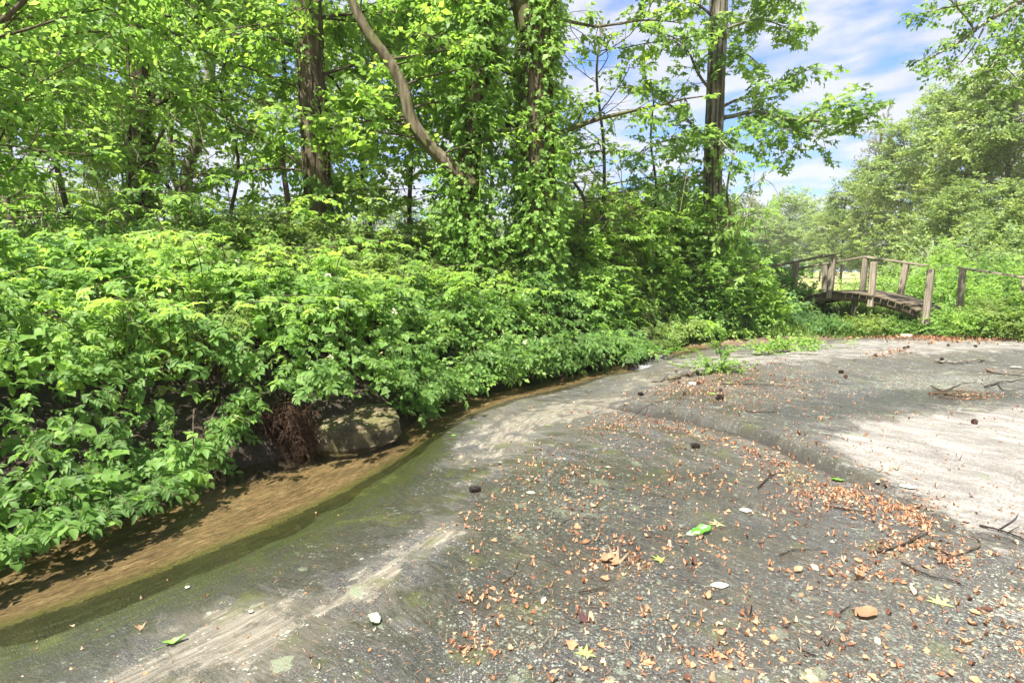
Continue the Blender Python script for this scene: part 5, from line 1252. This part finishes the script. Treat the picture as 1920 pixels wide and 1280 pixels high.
#PART3
# ------------------------------------------------------------------ litter, cones, sticks and single leaves on the slab
def tnorm(x, y):
    e = .02; zx = T1(x+e, y)-T1(x-e, y); zy = T1(x, y+e)-T1(x, y-e); n = np.array([-zx, -zy, 2*e]); return n/np.linalg.norm(n)
def curled(seed, kind):
    r = random.Random(seed); n = 6; V = []; L = 1.0; w = {'chip': .26, 'long': .13, 'round': .36}[kind]; curl = r.uniform(.6, 2.2)*(1 if r.random() < .8 else -1); tw = r.uniform(-.8, .8)
    for i in range(n):
        t = i/(n-1); ww = w*math.sin(math.pi*(.12+.80*t))**.7*r.uniform(.45, 1.25); a = curl*(t-.5); y = (t-.5)*L*(1-.12*abs(curl)); z = (1-math.cos(a*1.3))*.55*abs(curl)
        for s_ in (-1, 0, 1):
            b = tw*(t-.5)*.6; V.append((s_*ww*math.cos(b)+r.uniform(-.06, .06), y+r.uniform(-.06, .06), z+s_*ww*math.sin(b)+abs(s_)*ww*r.uniform(.1, .7)+.02))
    T = []
    for i in range(n-1):
        for k in (0, 1):
            p = i*3+k; T += [(p, p+1, p+4), (p, p+4, p+3)]
    return np.array(V), np.array(T), np.zeros(len(V))
CH = [curled(i, 'chip') for i in range(7)]+[curled(20+i, 'long') for i in range(6)]+[curled(30+i, 'round') for i in range(3)]
LITME = []
for i, (V, T, A) in enumerate(CH):
    for tn in (.25, .5, .62, .8): LITME.append((new_mesh('fallen_leaf', V, T, M['litter'], {'tint': A+tn}, False), 'narrow' if 7 <= i < 13 else ('rounded' if i >= 13 else 'ragged'), {.25: 'dark brown', .5: 'rust brown', .62: 'orange brown', .8: 'pale orange'}[tn]))
rg = np.random.default_rng(99)
pts_l = []
def scat(px, py, rx, ry, n, smin=.012, smax=.032):
    a = rg.normal(size=(n, 2)); 
    for i in range(n): pts_l.append((px+a[i, 0]*rx*.55, py+a[i, 1]*ry*.55, rg.uniform(smin, smax)))
def along(P, n, w, smin=.012, smax=.032):
    P = np.array(P, float); s = np.r_[0, np.cumsum(np.linalg.norm(np.diff(P, axis=0), axis=1))]; t = rg.uniform(0, s[-1], n)
    X = np.interp(t, s, P[:, 0])+rg.normal(size=n)*w; Y = np.interp(t, s, P[:, 1])+rg.normal(size=n)*w*.55+w*.75
    for a, b in zip(X, Y): pts_l.append((a, b, rg.uniform(smin, smax)))
along([(1150, 778), (1230, 790), (1310, 805), (1380, 825), (1430, 850), (1480, 880), (1520, 900), (1580, 920), (1660, 935), (1740, 962)], 400, 13, .012, .034)
along([(1200, 790), (1120, 790), (1100, 800)], 110, 14)
along([(1480, 900), (1560, 920), (1700, 950), (1750, 980)], 260, 20)
along([(1130, 760), (1190, 775), (1290, 800)], 110, 12)
scat(1290, 725, 90, 22, 260, .014, .035); scat(1400, 715, 100, 22, 260, .014, .035); scat(1350, 760, 120, 26, 190); scat(1500, 735, 110, 30, 120)
scat(1450, 870, 90, 35, 130, .014, .034); scat(1580, 925, 100, 30, 150, .014, .036); scat(1700, 965, 70, 30, 170, .014, .034)
scat(1720, 1015, 70, 25, 130, .012, .03); scat(1660, 1030, 60, 25, 80, .012, .03); scat(1790, 1050, 45, 20, 90, .012, .026); scat(1640, 1070, 90, 20, 60)
scat(1150, 1050, 80, 28, 80, .012, .03); scat(1195, 1062, 30, 20, 45, .01, .022); scat(1250, 840, 120, 40, 90); scat(1300, 905, 110, 30, 70)
scat(1040, 890, 110, 40, 80, .014, .034); scat(900, 970, 60, 60, 60); scat(930, 1120, 70, 40, 70); scat(1130, 930, 160, 40, 80); scat(1480, 950, 120, 40, 80)
scat(1830, 748, 60, 8, 120, .014, .03); scat(1800, 640, 110, 8, 160, .03, .06); scat(1680, 668, 40, 7, 90, .02, .04); scat(1650, 680, 30, 7, 50, .02, .04)
scat(1330, 740, 170, 28, 260, .014, .034); scat(1000, 860, 120, 40, 60, .014, .036); scat(1130, 1000, 200, 60, 120, .012, .036); scat(1870, 700, 60, 12, 60); scat(1600, 840, 120, 60, 60); scat(1420, 690, 160, 14, 110, .014, .03); scat(880, 1210, 40, 30, 40); scat(1350, 1230, 60, 18, 30)
for _ in range(3000):                         # general scatter, thicker towards the right
    px = rg.uniform(860, 2000); py = rg.uniform(740, 1330)
    if rg.random() < .25+.75*smooth((px-860)/300.)*(1-.6*(px > 1560 and py < 930)): pts_l.append((px, py, min(.045, rg.lognormal(-4.15, .5))))
for _ in range(140):
    px = rg.uniform(-100, 900); py = rg.uniform(850, 1330); pts_l.append((px, py, rg.uniform(.008, .024)))
for _ in range(500): pts_l.append((rg.uniform(1150, 1980), rg.uniform(690, 800), rg.uniform(.01, .026)))
PL = np.array(pts_l); XY = np.array([on_slab(a, b) for a, b in PL[:, :2]]); sz = PL[:, 2]
# and the part of the slab beside and behind the camera
ex = np.column_stack([rg.uniform(-3, 5, 700), rg.uniform(-2, 2.0, 700)]); XY = np.vstack([XY, ex]); sz = np.r_[sz, rg.uniform(.008, .03, 700)]
si_, _ = poly_sd(XY[:, 0], XY[:, 1], INN); ok = (si_ > .12) & (XY[:, 1] < 13) ; XY, sz = XY[ok], sz[ok]
Z = terrain(XY[:, 0], XY[:, 1])+.0015; PL3 = np.column_stack([XY, Z])
ppx, ppy, dep = proj(PL3); vis = (ppx > -5) & (ppx < 1925) & (ppy < 1285) & (PL3[:, 1] > 1)
rank = np.where(vis, sz/dep, 0); order = np.argsort(-rank); big = order[:300]; rest = order[300:]
def zone(px, py):
    v = 'near the bottom edge' if py > 1150 else ('on dark wet rock' if py > 980 else ('below the rock ledge' if py > 830 else 'on the far slab'))
    hh = ('left of the long tan leaf' if px < 1580 else 'right of the long tan leaf') if px > 1350 else ('right of the yellow star leaf' if px > 1120 else ('left of the yellow star leaf' if px > 720 else 'among algae at lower left'))
    return v, hh
for i in big:
    me, shp, colr = LITME[int(rg.integers(0, len(LITME)))]
    v, hh = zone(ppx[i], ppy[i]); o = thing('fallen_leaf', f'{shp} {colr} leaf scrap {v}, {hh}', 'leaf', tuple(PL3[i]), 'dead leaf scraps scattered on the rock slab', me)
    o.scale = (sz[i]*1.12,)*3; o.rotation_euler = (rg.normal()*.2, rg.normal()*.2, rg.uniform(0, 6.28))
acc = Acc(); n = len(rest); a = rg.uniform(0, 6.28, n)
place(acc, CH, PL3[rest]+[0, 0, .0], np.stack([np.cos(a), np.sin(a), rg.normal(size=n)*.2], -1), np.array([0, 0, 1.])+rg.normal(size=(n, 3))*.3, sz[rest]*1.08, rg.uniform(.2, .9, n))
o = link('leaf_litter', acc.mesh('leaf_litter', M['litter'], None, False), kind='stuff'); o['label'] = 'orange brown leaf crumbs drifted along the ledge and over the rock slab'; o['category'] = 'leaf litter'
# needle and stalk crumbs
acc = Acc(); n = 2600; px = rg.uniform(500, 2000, n); py = rg.uniform(760, 1330, n); q = np.array([on_slab(a_, b_) for a_, b_ in zip(px, py)]); sid, _ = poly_sd(q[:, 0], q[:, 1], INN); q = q[sid > .3]; n = len(q)
a = rg.uniform(0, 6.28, n); v = stemq((0, -.5, .02), (0, .5, .06), .035)
place(acc, [(v[0], v[1], np.zeros(4))], np.column_stack([q, terrain(q[:, 0], q[:, 1])+.002]), np.stack([np.cos(a), np.sin(a), 0*a], -1), np.tile([0, 0, 1.], (n, 1)), rg.uniform(.008, .03, n), rg.uniform(.1, 1, n))
o = link('needle_crumbs', acc.mesh('needle_crumbs', M['litter'], None, False), kind='stuff'); o['label'] = 'tiny needle and stalk crumbs sprinkled on the slab'; o['category'] = 'litter'
# reddish litter at the foot of the verge
acc = Acc(); n = 3600; px = rg.uniform(1580, 2150, n); py = rg.normal(634, 4.5, n)+(1920-px)*.006; q = np.array([on_slab(a_, b_) for a_, b_ in zip(px, py)]); a = rg.uniform(0, 6.28, n)
keep = rg.random(n) < .12+.88*smooth((px-1600)/200.); q, a = q[keep], a[keep]; n = len(q)
place(acc, CH, np.column_stack([q, terrain(q[:, 0], q[:, 1])+.01+rg.random(n)*.02]), np.stack([np.cos(a), np.sin(a), rg.normal(size=n)*.4], -1), np.array([0, 0, 1.])+rg.normal(size=(n, 3))*.6, rg.uniform(.03, .065, n), rg.uniform(.0, .75, n))
o = link('leaf_bank', acc.mesh('leaf_bank', M['litter'], None, False), kind='stuff'); o['label'] = 'reddish brown drift of dead leaves along the foot of the weedy verge'; o['category'] = 'leaf litter'

def flat_leaf(name, px, py, size, rot, label, kind, mt, cup=.1, tilt=0, water=False, tint=.5, stalk=True, group=None):
    q = on_slab(px, py); z = T1(*q); V = []; T = []
    if kind == 'star':
        V = [(0, 0, 0)]
        ang = [-90, -52, -8, 20, 48, 68, 90, 112, 132, 160, 188, 232]; rad = [.10, .13, .62, .24, .66, .27, .78, .27, .66, .24, .62, .13]
        for a_, r_ in zip(ang, rad): V.append((r_*math.cos(R(a_)), r_*math.sin(R(a_)), cup*r_*r_*random.uniform(.2, 1.6)))
        m = len(ang); T = [(0, i+1, (i+1) % m+1) for i in range(m)]
    else:
        w = {'ovate': .3, 'wide': .42, 'narrow': .16}[kind]; n = 9
        for i in range(n):
            t = i/(n-1); ww = w*math.sin(math.pi*(.03+.95*t))**.75*random.uniform(.88, 1.08); zz = cup*((t-.5)**2)*2
            for s_ in (-1, -.5, 0, .5, 1): V.append((s_*ww, t-.5, zz+abs(s_)*ww*cup*2.2*random.uniform(.6, 1.3)))
        for i in range(n-1):
            for k in range(4): p = i*5+k; T += [(p, p+1, p+6), (p, p+6, p+5)]
    if stalk:
        k = len(V); y0 = -.06 if kind == 'star' else -.48; V += [(-.012, y0, .02), (.012, y0, .02), (.05, y0-.42, .05), (.03, y0-.42, .05)]; T += [(k, k+1, k+2), (k, k+2, k+3)]
    me = new_mesh(name, np.array(V), np.array(T), mt, {'tint': np.full(len(V), tint)}, True)
    o = thing(name, label, 'leaf', (q[0], q[1], z+.004), group, me); o.scale = (size*.88,)*3; o.rotation_euler = (R(tilt), R(tilt*.5), R(rot)); return o
random.seed(4)
SL = 'star_leaf'
flat_leaf(SL, 1097, 1229, .085, -15, 'pale yellow green five pointed leaf lying alone at the bottom centre', 'star', M['yleaf'])
flat_leaf(SL, 1762, 1130, .105, -28, 'pale five pointed leaf on the bluish wet rock right of the long tan leaf', 'star', M['yleaf'], tint=.8)
flat_leaf(SL, 1240, 1052, .088, 60, 'pale yellow green star leaf beside the crumpled tan leaf cluster', 'star', M['yleaf'], tilt=8)
flat_leaf(SL, 1347, 981, .10, 110, 'pale star leaf touching the dark green leaf', 'star', M['yleaf'], tint=.9)
flat_leaf('green_leaf', 1315, 998, .145, -75, 'glossy dark green leaf half folded showing its pale back', 'ovate', M['gleaf'], .25, 14, tint=.3)
flat_leaf('pale_leaf', 1300, 1000, .10, -70, 'pale flat leaf under the glossy dark green leaf', 'ovate', M['wleaf'], .05, 4)
flat_leaf('pale_leaf', 1398, 958, .085, 80, 'whitish rounded leaf above the star leaf by the green leaf', 'wide', M['wleaf'], .06)
flat_leaf('pale_leaf', 1349, 1101, .10, -85, 'whitish oval leaf with a thin stalk left of the long tan leaf', 'ovate', M['wleaf'], .08)
flat_leaf('pale_leaf', 1700, 928, .105, 70, 'white oval leaf at the edge of the bright bare rock', 'wide', M['wleaf'], .06, tint=.8)
flat_leaf('green_leaf', 1571, 903, .105, 85, 'bright green leaf lying by the ledge', 'ovate', M['gleaf'], .2, 6, tint=.6)
flat_leaf('pale_leaf', 698, 1151, .075, 60, 'pale green curled leaf alone on the algae covered rock', 'wide', M['wleaf'], .5, 12, tint=.1)
flat_leaf('green_leaf', 325, 1168, .10, -62, 'folded yellow green leaf near the lower left corner', 'narrow', M['gleaf'], .5, 6, tint=.8)
flat_leaf('tan_leaf', 1625, 1150, .16, 128, 'long tan brown dead leaf with a raised midrib at the lower right', 'ovate', M['deadbrown'], .16, 5, tint=.6)
flat_leaf('tan_leaf', 1158, 1057, .13, 40, 'large crumpled tan leaf in the cluster at the lower centre', 'star', M['deadbrown'], .8, 10)
flat_leaf('tan_leaf', 1140, 1052, .10, -60, 'smaller crumpled tan leaf at the left of the lower centre cluster', 'ovate', M['deadbrown'], .5, 12)
flat_leaf('maroon_leaf', 1095, 1168, .085, 20, 'crumpled dark maroon leaf above the bottom star leaf', 'star', M['darkleaf'], 1.3, 14)
flat_leaf('tan_leaf', 1827, 1148, .05, 30, 'small amber rounded leaf right of the star leaf on wet rock', 'wide', M['deadbrown'], .2, tint=1)
flat_leaf('tan_leaf', 1612, 1083, .085, -70, 'curled golden brown pod shaped leaf above the long tan leaf', 'narrow', M['deadbrown'], 1.2, 8)
flat_leaf('tan_leaf', 1812, 1208, .07, -130, 'curled golden narrow leaf near the bottom right lichen', 'narrow', M['deadbrown'], 1.0, 8, tint=1)
flat_leaf('tan_leaf', 1497, 1068, .07, -60, 'narrow cream leaf in the little group of curled scraps at the right', 'ovate', M['deadbrown'], .4, 8, tint=1)
flat_leaf('green_leaf', 1140, 880, .05, 60, 'small pale green leaf left of the upper leaf drift', 'ovate', M['wleaf'], .2, tint=0)
flat_leaf('pale_leaf', 995, 920, .07, 80, 'faded pale leaf right of the black pine cone', 'wide', M['wleaf'], .05, tint=0)
flat_leaf('pale_leaf', 348, 1060, .03, 10, 'tiny white petal on the algae slope at the left', 'wide', M['wleaf'], .3, stalk=False)
flat_leaf('pale_leaf', 468, 1115, .03, 70, 'tiny white petal beside the cream rock patches', 'wide', M['wleaf'], .3, stalk=False)
flat_leaf('tan_leaf', 262, 1135, .06, 100, 'small brown leaf cluster at the lower left', 'star', M['deadbrown'], .7, 8)
flat_leaf('green_leaf', 1335, 752, .09, 85, 'broad green leaf lying among the brown drift', 'wide', M['gleaf'], .1, tint=.7)
flat_leaf('green_leaf', 1366, 731, .07, 70, 'lime green leaf on the upper leaf drift', 'ovate', M['gleaf'], .1, tint=1)
flat_leaf('green_leaf', 850, 794, .05, 80, 'tiny lime leaf on the tan rock by the water', 'wide', M['gleaf'], .1, tint=1)
flat_leaf('green_leaf', 1027, 793, .045, 80, 'tiny lime leaf on the scoured tan rock in the centre', 'ovate', M['gleaf'], .1, tint=1)
flat_leaf('pale_leaf', 1905, 693, .16, 80, 'pale green leaf at the right end of the far slab', 'wide', M['wleaf'], .1, tint=.1)
flat_leaf('tan_leaf', 610, 703, .2, 80, 'x', 'star', M['deadbrown'], .5) if False else None
lf = flat_leaf('tan_leaf', 612, 778, .17, 70, 'tan dead oak leaf resting on top of the mossy boulder', 'star', M['deadbrown'], .6, 6); lf.location = (bl_c[0]-.17, 5.22, bl_c[2]+.17)
lf = flat_leaf('tan_leaf', 612, 778, .13, 200, 'small brown leaf on top of the boulder beside the bigger oak leaf', 'star', M['deadbrown'], .8, 10, tint=.2); lf.location = (bl_c[0]-.04, 5.3, bl_c[2]+.17)

def cone_mesh(name, L, Rr, n, mt, seed):
    acc = Acc(); r = random.Random(seed); core, ct = rounded_rock('c', L*.46, Rr*.72, Rr*.72, seed, .05, .9, 14); acc.add(core, ct, .1)
    k = 0; ga = 2.39996; N = n
    for i in range(N):
        t = (i+.5)/N; x = -L*.5+L*t; rr = Rr*math.sin(math.pi*(.10+.85*t))**.6; a = i*ga; c, s_ = math.cos(a), math.sin(a); w = Rr*.34
        tang = np.array([0, -s_, c]); outw = np.array([0, c, s_]); ax = np.array([1., 0, 0]); b = ax*x+outw*rr*.6
        tip = ax*(x+L*.07)+outw*rr*1.12
        acc.add([b-tang*w, b+tang*w, tip+tang*w*.6, tip-tang*w*.6, tip-ax*L*.03+outw*Rr*.05], [(0, 1, 2), (0, 2, 3), (3, 2, 4), (0, 3, 4), (1, 4, 2)], r.uniform(.2, .9))
    return acc.mesh(name, mt, None, False)
CM = cone_mesh('pine_cone', .085, .026, 60, M['cone'], 1); CB = cone_mesh('brown_cone', .06, .026, 46, M['conebr'], 2)
def cone(px, py, rot, label, me=CM, sc=1.0, gp='pine cones on the slab', nm='pine_cone'):
    q = on_slab(px, py); o = thing(nm, label, 'cone', (q[0], q[1], T1(*q)+.021*sc), gp, me); o.rotation_euler = (rr_.uniform(0, 6), R(rr_.uniform(-6, 6)), R(rot)); o.scale = (sc*(.55 if py < 700 else (.75 if py < 745 else .95)),)*3
cone(890, 907, 8, 'black wet pine cone lying alone on the dark rock left of centre')
cone(1201, 740, 5, 'black pine cone on the bare rock above the leaf drift', sc=1.15)
cone(1303, 843, 10, 'dark pine cone in the orange drift below the ledge', sc=.95)
cone(1348, 763, 25, 'dark pine cone among the scattered leaves above the ledge', sc=1.15)
cone(1310, 706, -15, 'dark pine cone beside the short log near the riffle', sc=1.3)
cone(1309, 732, -10, 'brown pine cone next to a pale pebble', CB, 1.25); cone(1273, 721, 60, 'small round brown cone at the left end of the drift', CB, .85)
cone(1283, 750, 80, 'smallest brown cone just above the ledge', CB, .75); cone(1350, 746, 30, 'round brown cone under the thin horizontal stick', CB, .75)
cone(1826, 803, 70, 'round brown cone alone on the bright right rock', CB, .95); cone(1585, 716, 30, 'brown cone beside the green leaf bits on the far slab', CB, 1.1); cone(1576, 708, 10, 'dark cone just behind another cone on the far slab', CM, 1.1)
cone(1695, 664, 40, 'reddish cone on the far ridge of the slab', CB, 1.6); cone(1702, 660, 90, 'second reddish cone touching the one on the far ridge', CB, 1.5); cone(1640, 682, 15, 'reddish cone at the left end of the far ridge drift', CB, 1.5)
cone(1777, 656, 20, 'brown cone on the pale rock below the litter bank', CB, 1.5); cone(1828, 658, 0, 'dark cone right of the one below the litter bank', CM, 1.3); cone(1765, 681, 0, 'dark knobby cone on the lichen covered stick', CM, 1.2); cone(1534, 643, 0, 'brown cone on the far pale rock by the creeping vine', CB, 1.4)
cone(1268, 688, 20, 'brown cone left of the seedling tuft', CB, 1.2); cone(1395, 690, 0, 'brown cone right of the seedling tuft', CB, 1.4); cone(1385, 694, 60, 'brown cone nearest the seedling tuft', CB, 1.3)

def stick(pxs, rad, label, mt='twig_dark', lift=.004, forks=(), name='twig', seed=0, taper=.45, sides=6):
    r = np.random.default_rng(seed); q = np.array([on_slab(*p) for p in pxs]); z = terrain(q[:, 0], q[:, 1], False)+lift+rad; P = np.column_stack([q, z]); 
    P = spline(P, max(8, 5*len(pxs))); P[:, :2] += (fbm(P[:, 0]*14, P[:, 1]*14, s=seed)-.5)[:, None]*rad*3; P[:, 2] += (fbm(P[:, 0]*9+4, P[:, 1]*9, s=seed)-.3)*rad*3
    o0 = P[len(P)//2].copy(); acc = Acc(); tube(acc, P, np.linspace(rad, rad*taper, len(P)), sides, .5, rough=.25, seed=seed)
    for f in forks:
        q = np.array([on_slab(*p) for p in f]); z = terrain(q[:, 0], q[:, 1], False)+lift+rad*.7+np.linspace(0, .012, len(q)); Q = spline(np.column_stack([q, z]), 8); tube(acc, Q, np.linspace(rad*.6, rad*.25, 8), 5, .5, rough=.2, seed=seed+1)
    return thing(name, label, 'stick', tuple(o0), 'twigs and sticks on the slab', acc.mesh(name, M[mt], o0))
stick([(1752, 686), (1790, 687), (1830, 684), (1868, 685)], .020, 'pale lichen crusted stick on the far right of the slab', 'bark_grey', seed=1, name='lichen_stick', forks=[[(1835, 684), (1850, 679)]])
stick([(1850, 703), (1880, 709), (1925, 713)], .012, 'bare dark stick at the right edge below the lichen crusted stick', seed=2, forks=[[(1853, 702), (1846, 698)]])
stick([(1350, 735), (1400, 733), (1450, 733), (1490, 737)], .006, 'long thin straight twig lying across the upper leaf drift', seed=3)
stick([(1396, 789), (1425, 791), (1462, 789)], .006, 'thin dark twig just above the ledge', seed=4, forks=[[(1440, 790), (1460, 783)]])
stick([(1420, 918), (1440, 900), (1452, 893), (1474, 890)], .006, 'bent dark twig in the drift right of centre', seed=5, forks=[[(1448, 894), (1438, 885)]])
stick([(1555, 952), (1590, 957), (1620, 962), (1640, 968)], .005, 'thin twig lying in the drift on the right', seed=6)
stick([(1638, 1036), (1680, 1028), (1715, 1015), (1740, 1002)], .0055, 'dark twig rising to the right over the orange drift', seed=7, forks=[[(1690, 1025), (1728, 1005)]])
stick([(1690, 1056), (1720, 1072), (1755, 1086), (1790, 1093), (1806, 1103)], .005, 'long dark twig slanting down right between two drifts', seed=8, forks=[[(1715, 1070), (1700, 1062)]])
stick([(1758, 1061), (1790, 1046), (1822, 1036), (1837, 1028), (1833, 1015), (1818, 1005)], .005, 'hooked pale brown twig curling round the right drift', 'twig', seed=9)
stick([(1740, 1028), (1765, 1038), (1785, 1048)], .005, 'short twig touching the hooked twig', seed=10)
stick([(1835, 996), (1870, 1004), (1905, 1016), (1925, 1022)], .006, 'forked dark twig on the bright rock at the right edge', seed=11, forks=[[(1888, 1009), (1910, 1000)], [(1870, 1004), (1900, 985), (1908, 975)]])
stick([(1085, 1115), (1105, 1112), (1140, 1104)], .004, 'short black twig left of the bottom drift', seed=12)
stick([(948, 1085), (965, 1070), (972, 1050), (997, 1046), (1012, 1068)], .003, 'thin arched twig at the lower centre', 'twig', seed=13, forks=[[(997, 1046), (975, 1060)]])
stick([(1050, 985), (1075, 974), (1132, 976)], .0025, 'fine thread like twig near the centre', seed=14)
stick([(1575, 1150), (1585, 1142), (1596, 1134)], .003, 'tiny black stalk beside the long tan leaf', seed=15)
stick([(1180, 788), (1215, 772), (1262, 757)], .004, 'thin twig crossing the upper end of the ledge', seed=16)
stick([(1255, 710), (1285, 706), (1308, 701)], .022, 'short rotten brown log beside the pine cone near the riffle', 'bark', seed=17, name='short_log', taper=.8, sides=9)
stick([(1222, 708), (1240, 709), (1262, 703)], .009, 'dark curled stick at the edge of the riffle', seed=18, forks=[[(1240, 709), (1252, 696)]])
stick([(1845, 734), (1880, 722), (1925, 717)], .010, 'dark branchlet slanting towards the right edge', seed=19, forks=[[(1870, 727), (1885, 741), (1920, 735)]])
stick([(1745, 733), (1770, 742), (1800, 728), (1830, 722)], .007, 'dark twig in the wet hollow at the right', seed=20, forks=[[(1770, 742), (1748, 745)]])
stick([(1740, 748), (1790, 752), (1840, 754)], .012, 'flattened brown root tangle in the wet hollow', 'root', seed=21, name='root_tangle', forks=[[(1750, 748), (1780, 742), (1830, 746)], [(1760, 754), (1800, 760), (1850, 758)], [(1770, 750), (1810, 745)]])
stick([(1530, 1235), (1500, 1220), (1495, 1210)], .003, 'thin twig near the bottom edge right of centre', seed=22)
stick([(1460, 1040), (1490, 1030), (1540, 1027)], .0035, 'fine dark twig right of the star leaf by the green leaf', seed=23)
# driftwood stick at the lower left, leaning into the water
def stick3(P, rad, label, mt, name, forks=()):
    P = np.array(P); acc = Acc(); tube(acc, spline(P, 26), np.linspace(rad, rad*.4, 26), 8, .5, rough=.2)
    for f in forks: tube(acc, spline(np.array(f), 14), np.linspace(rad*.6, rad*.25, 14), 6, .5, rough=.2)
    thing(name, label, 'stick', tuple(P[0]), None, acc.mesh(name, M[mt], P[0]))
w3 = lambda px, py, Y: at(px, py, Y)
q0 = on_water(-5, 1040); zz = float(water_z(q0[1]))
A0 = np.array([q0[0], q0[1], zz+.01]); A3 = w3(300, 905, q0[1]+1.15); A1 = A0*.7+A3*.3+[0, 0, .02]; A2 = A0*.4+A3*.6+[0, 0, .05]
stick3([A0, A1, A2, A3], .013, 'long bare forked branch leaning from the shrub into the water at the lower left', 'bark_grey', 'fallen_branch', [[A1+[0.05, 0, 0], A1+[-.1, .12, -.02], A0+[-.05, .2, .01]]])
c = at(1112, 688, 8.75); P, T = rounded_rock('m', .09, .08, .07, 9, .12, .8, 24)
thing('mossy_stone', 'small moss topped stone at the water edge beside the root bundle', 'stone', (c[0], c[1], c[2]-.02), None, new_mesh('mossy_stone', P, T, bark_mat('moss stone', (.03, .035, .01), (.08, .1, .015), (.16, .19, .03), stretch=1)))
for px, py, s_, lab in ((1897, 628, .22, 'pale angular stone in the leaf bank at the right edge'), (1700, 634, .1, 'small whitish stone at the foot of the leaf bank'), (1757, 628, .12, 'pale flat stone half buried in the leaf bank'), (1298, 731, .045, 'pale pebble beside the brown pine cone')):
    q = on_slab(px, py); P, T = rounded_rock('s', s_, s_*.8, s_*.5, px, .15, .6, 20); thing('stone', lab, 'stone', (q[0], q[1], T1(*q)+s_*.2), 'stones at the slab edge' if px > 1400 else None, new_mesh('stone', P, T, M['boulder'] if px < 0 else PALE)) if False else None
def pale_mat():
    m, t, o = mat('pale stone'); g = t.nodes.new('ShaderNodeTexCoord'); c = ramp(t, noise_n(t, g.outputs['Object'], 9, 5, .7), [(.3, (.2, .17, .13)), (.6, (.42, .37, .3)), (.75, (.55, .5, .43))]); p = pbsdf(t, Roughness=.9); lk(t, c, p.inputs['Base Color']); lk(t, p.outputs[0], o.inputs[0]); return m
PM = pale_mat()
for px, py, s_, lab in ((1897, 628, .22, 'pale angular stone in the leaf bank at the right edge'), (1700, 634, .1, 'small whitish stone at the foot of the leaf bank'), (1757, 628, .12, 'pale flat stone half buried in the leaf bank'), (1298, 731, .045, 'pale pebble beside the brown pine cone')):
    q = on_slab(px, py); P, T = rounded_rock('s', s_, s_*.8, s_*.5, px, .15, .6, 20); thing('stone', lab, 'stone', (q[0], q[1], T1(*q)+s_*.2), None, new_mesh('stone', P, T, PM))
for px, py, s_, lab in ((1217, 673, .10, 'dark wet stone breaking the riffle'), (1187, 690, .08, 'small dark stump like stone below the riffle')):
    q = on_water(px, py); P, T = rounded_rock('s', s_, s_*.8, s_*.7, px, .2, .8, 20); thing('stone', lab, 'stone', (q[0], q[1], float(water_z(q[1]))+s_*.15), None, new_mesh('stone', P, T, M['twig_dark']))
# hanging bright vine strand in front of the vine clad tree
a = Acc(); P = spline(np.array([at(905, 270, 8.5), at(900, 340, 8.5), at(899, 430, 8.45), at(893, 480, 8.4), at(880, 540, 8.3)]), 24); tube(a, P, .008, 6, .5)
m = bark_mat('green stem', (.2, .24, .06), (.3, .36, .1), (.38, .42, .16), stretch=1)
t = thing('hanging_vine', 'thin pale green vine strand hanging in front of the vine clad tree', 'vine', tuple(P[-1])); link('stem', a.mesh('stem', m, P[-1]), t)
lf = Acc(); k = rl.integers(0, 24, 34); place(lf, TH, P[k]+rl.normal(size=(34, 3))*.03, rl.normal(size=(34, 3))+[0, 0, -.4], np.tile([0, -.5, 1.], (34, 1))+rl.normal(size=(34, 3))*.3, rl.uniform(.08, .14, 34), rl.uniform(.4, .9, 34)); link('foliage', lf.mesh('foliage', M['leaf_vine'], P[-1]), t, kind='stuff')
# pale summer air
V = np.array([(x, y, z) for z in (-2.4, 24) for y in (-30, 160) for x in (-140, 140)], float)
Qh = [(0, 2, 3, 1), (4, 5, 7, 6), (0, 1, 5, 4), (2, 6, 7, 3), (0, 4, 6, 2), (1, 3, 7, 5)]
hm, ht, ho = mat('thin haze'); pv = ht.nodes.new('ShaderNodeVolumePrincipled'); pv.inputs['Density'].default_value = .0006; pv.inputs['Color'].default_value = (.95, .97, .92, 1); lk(ht, pv.outputs[0], ho.inputs['Volume'])
link('haze', new_mesh('haze', V, Qh, hm, None, False), kind='stuff')
ntri = sum(len(m_.loops)-2*len(m_.polygons) for m_ in bpy.data.meshes if m_.users)
print('TRIS', ntri, 'objects', len(bpy.data.objects))
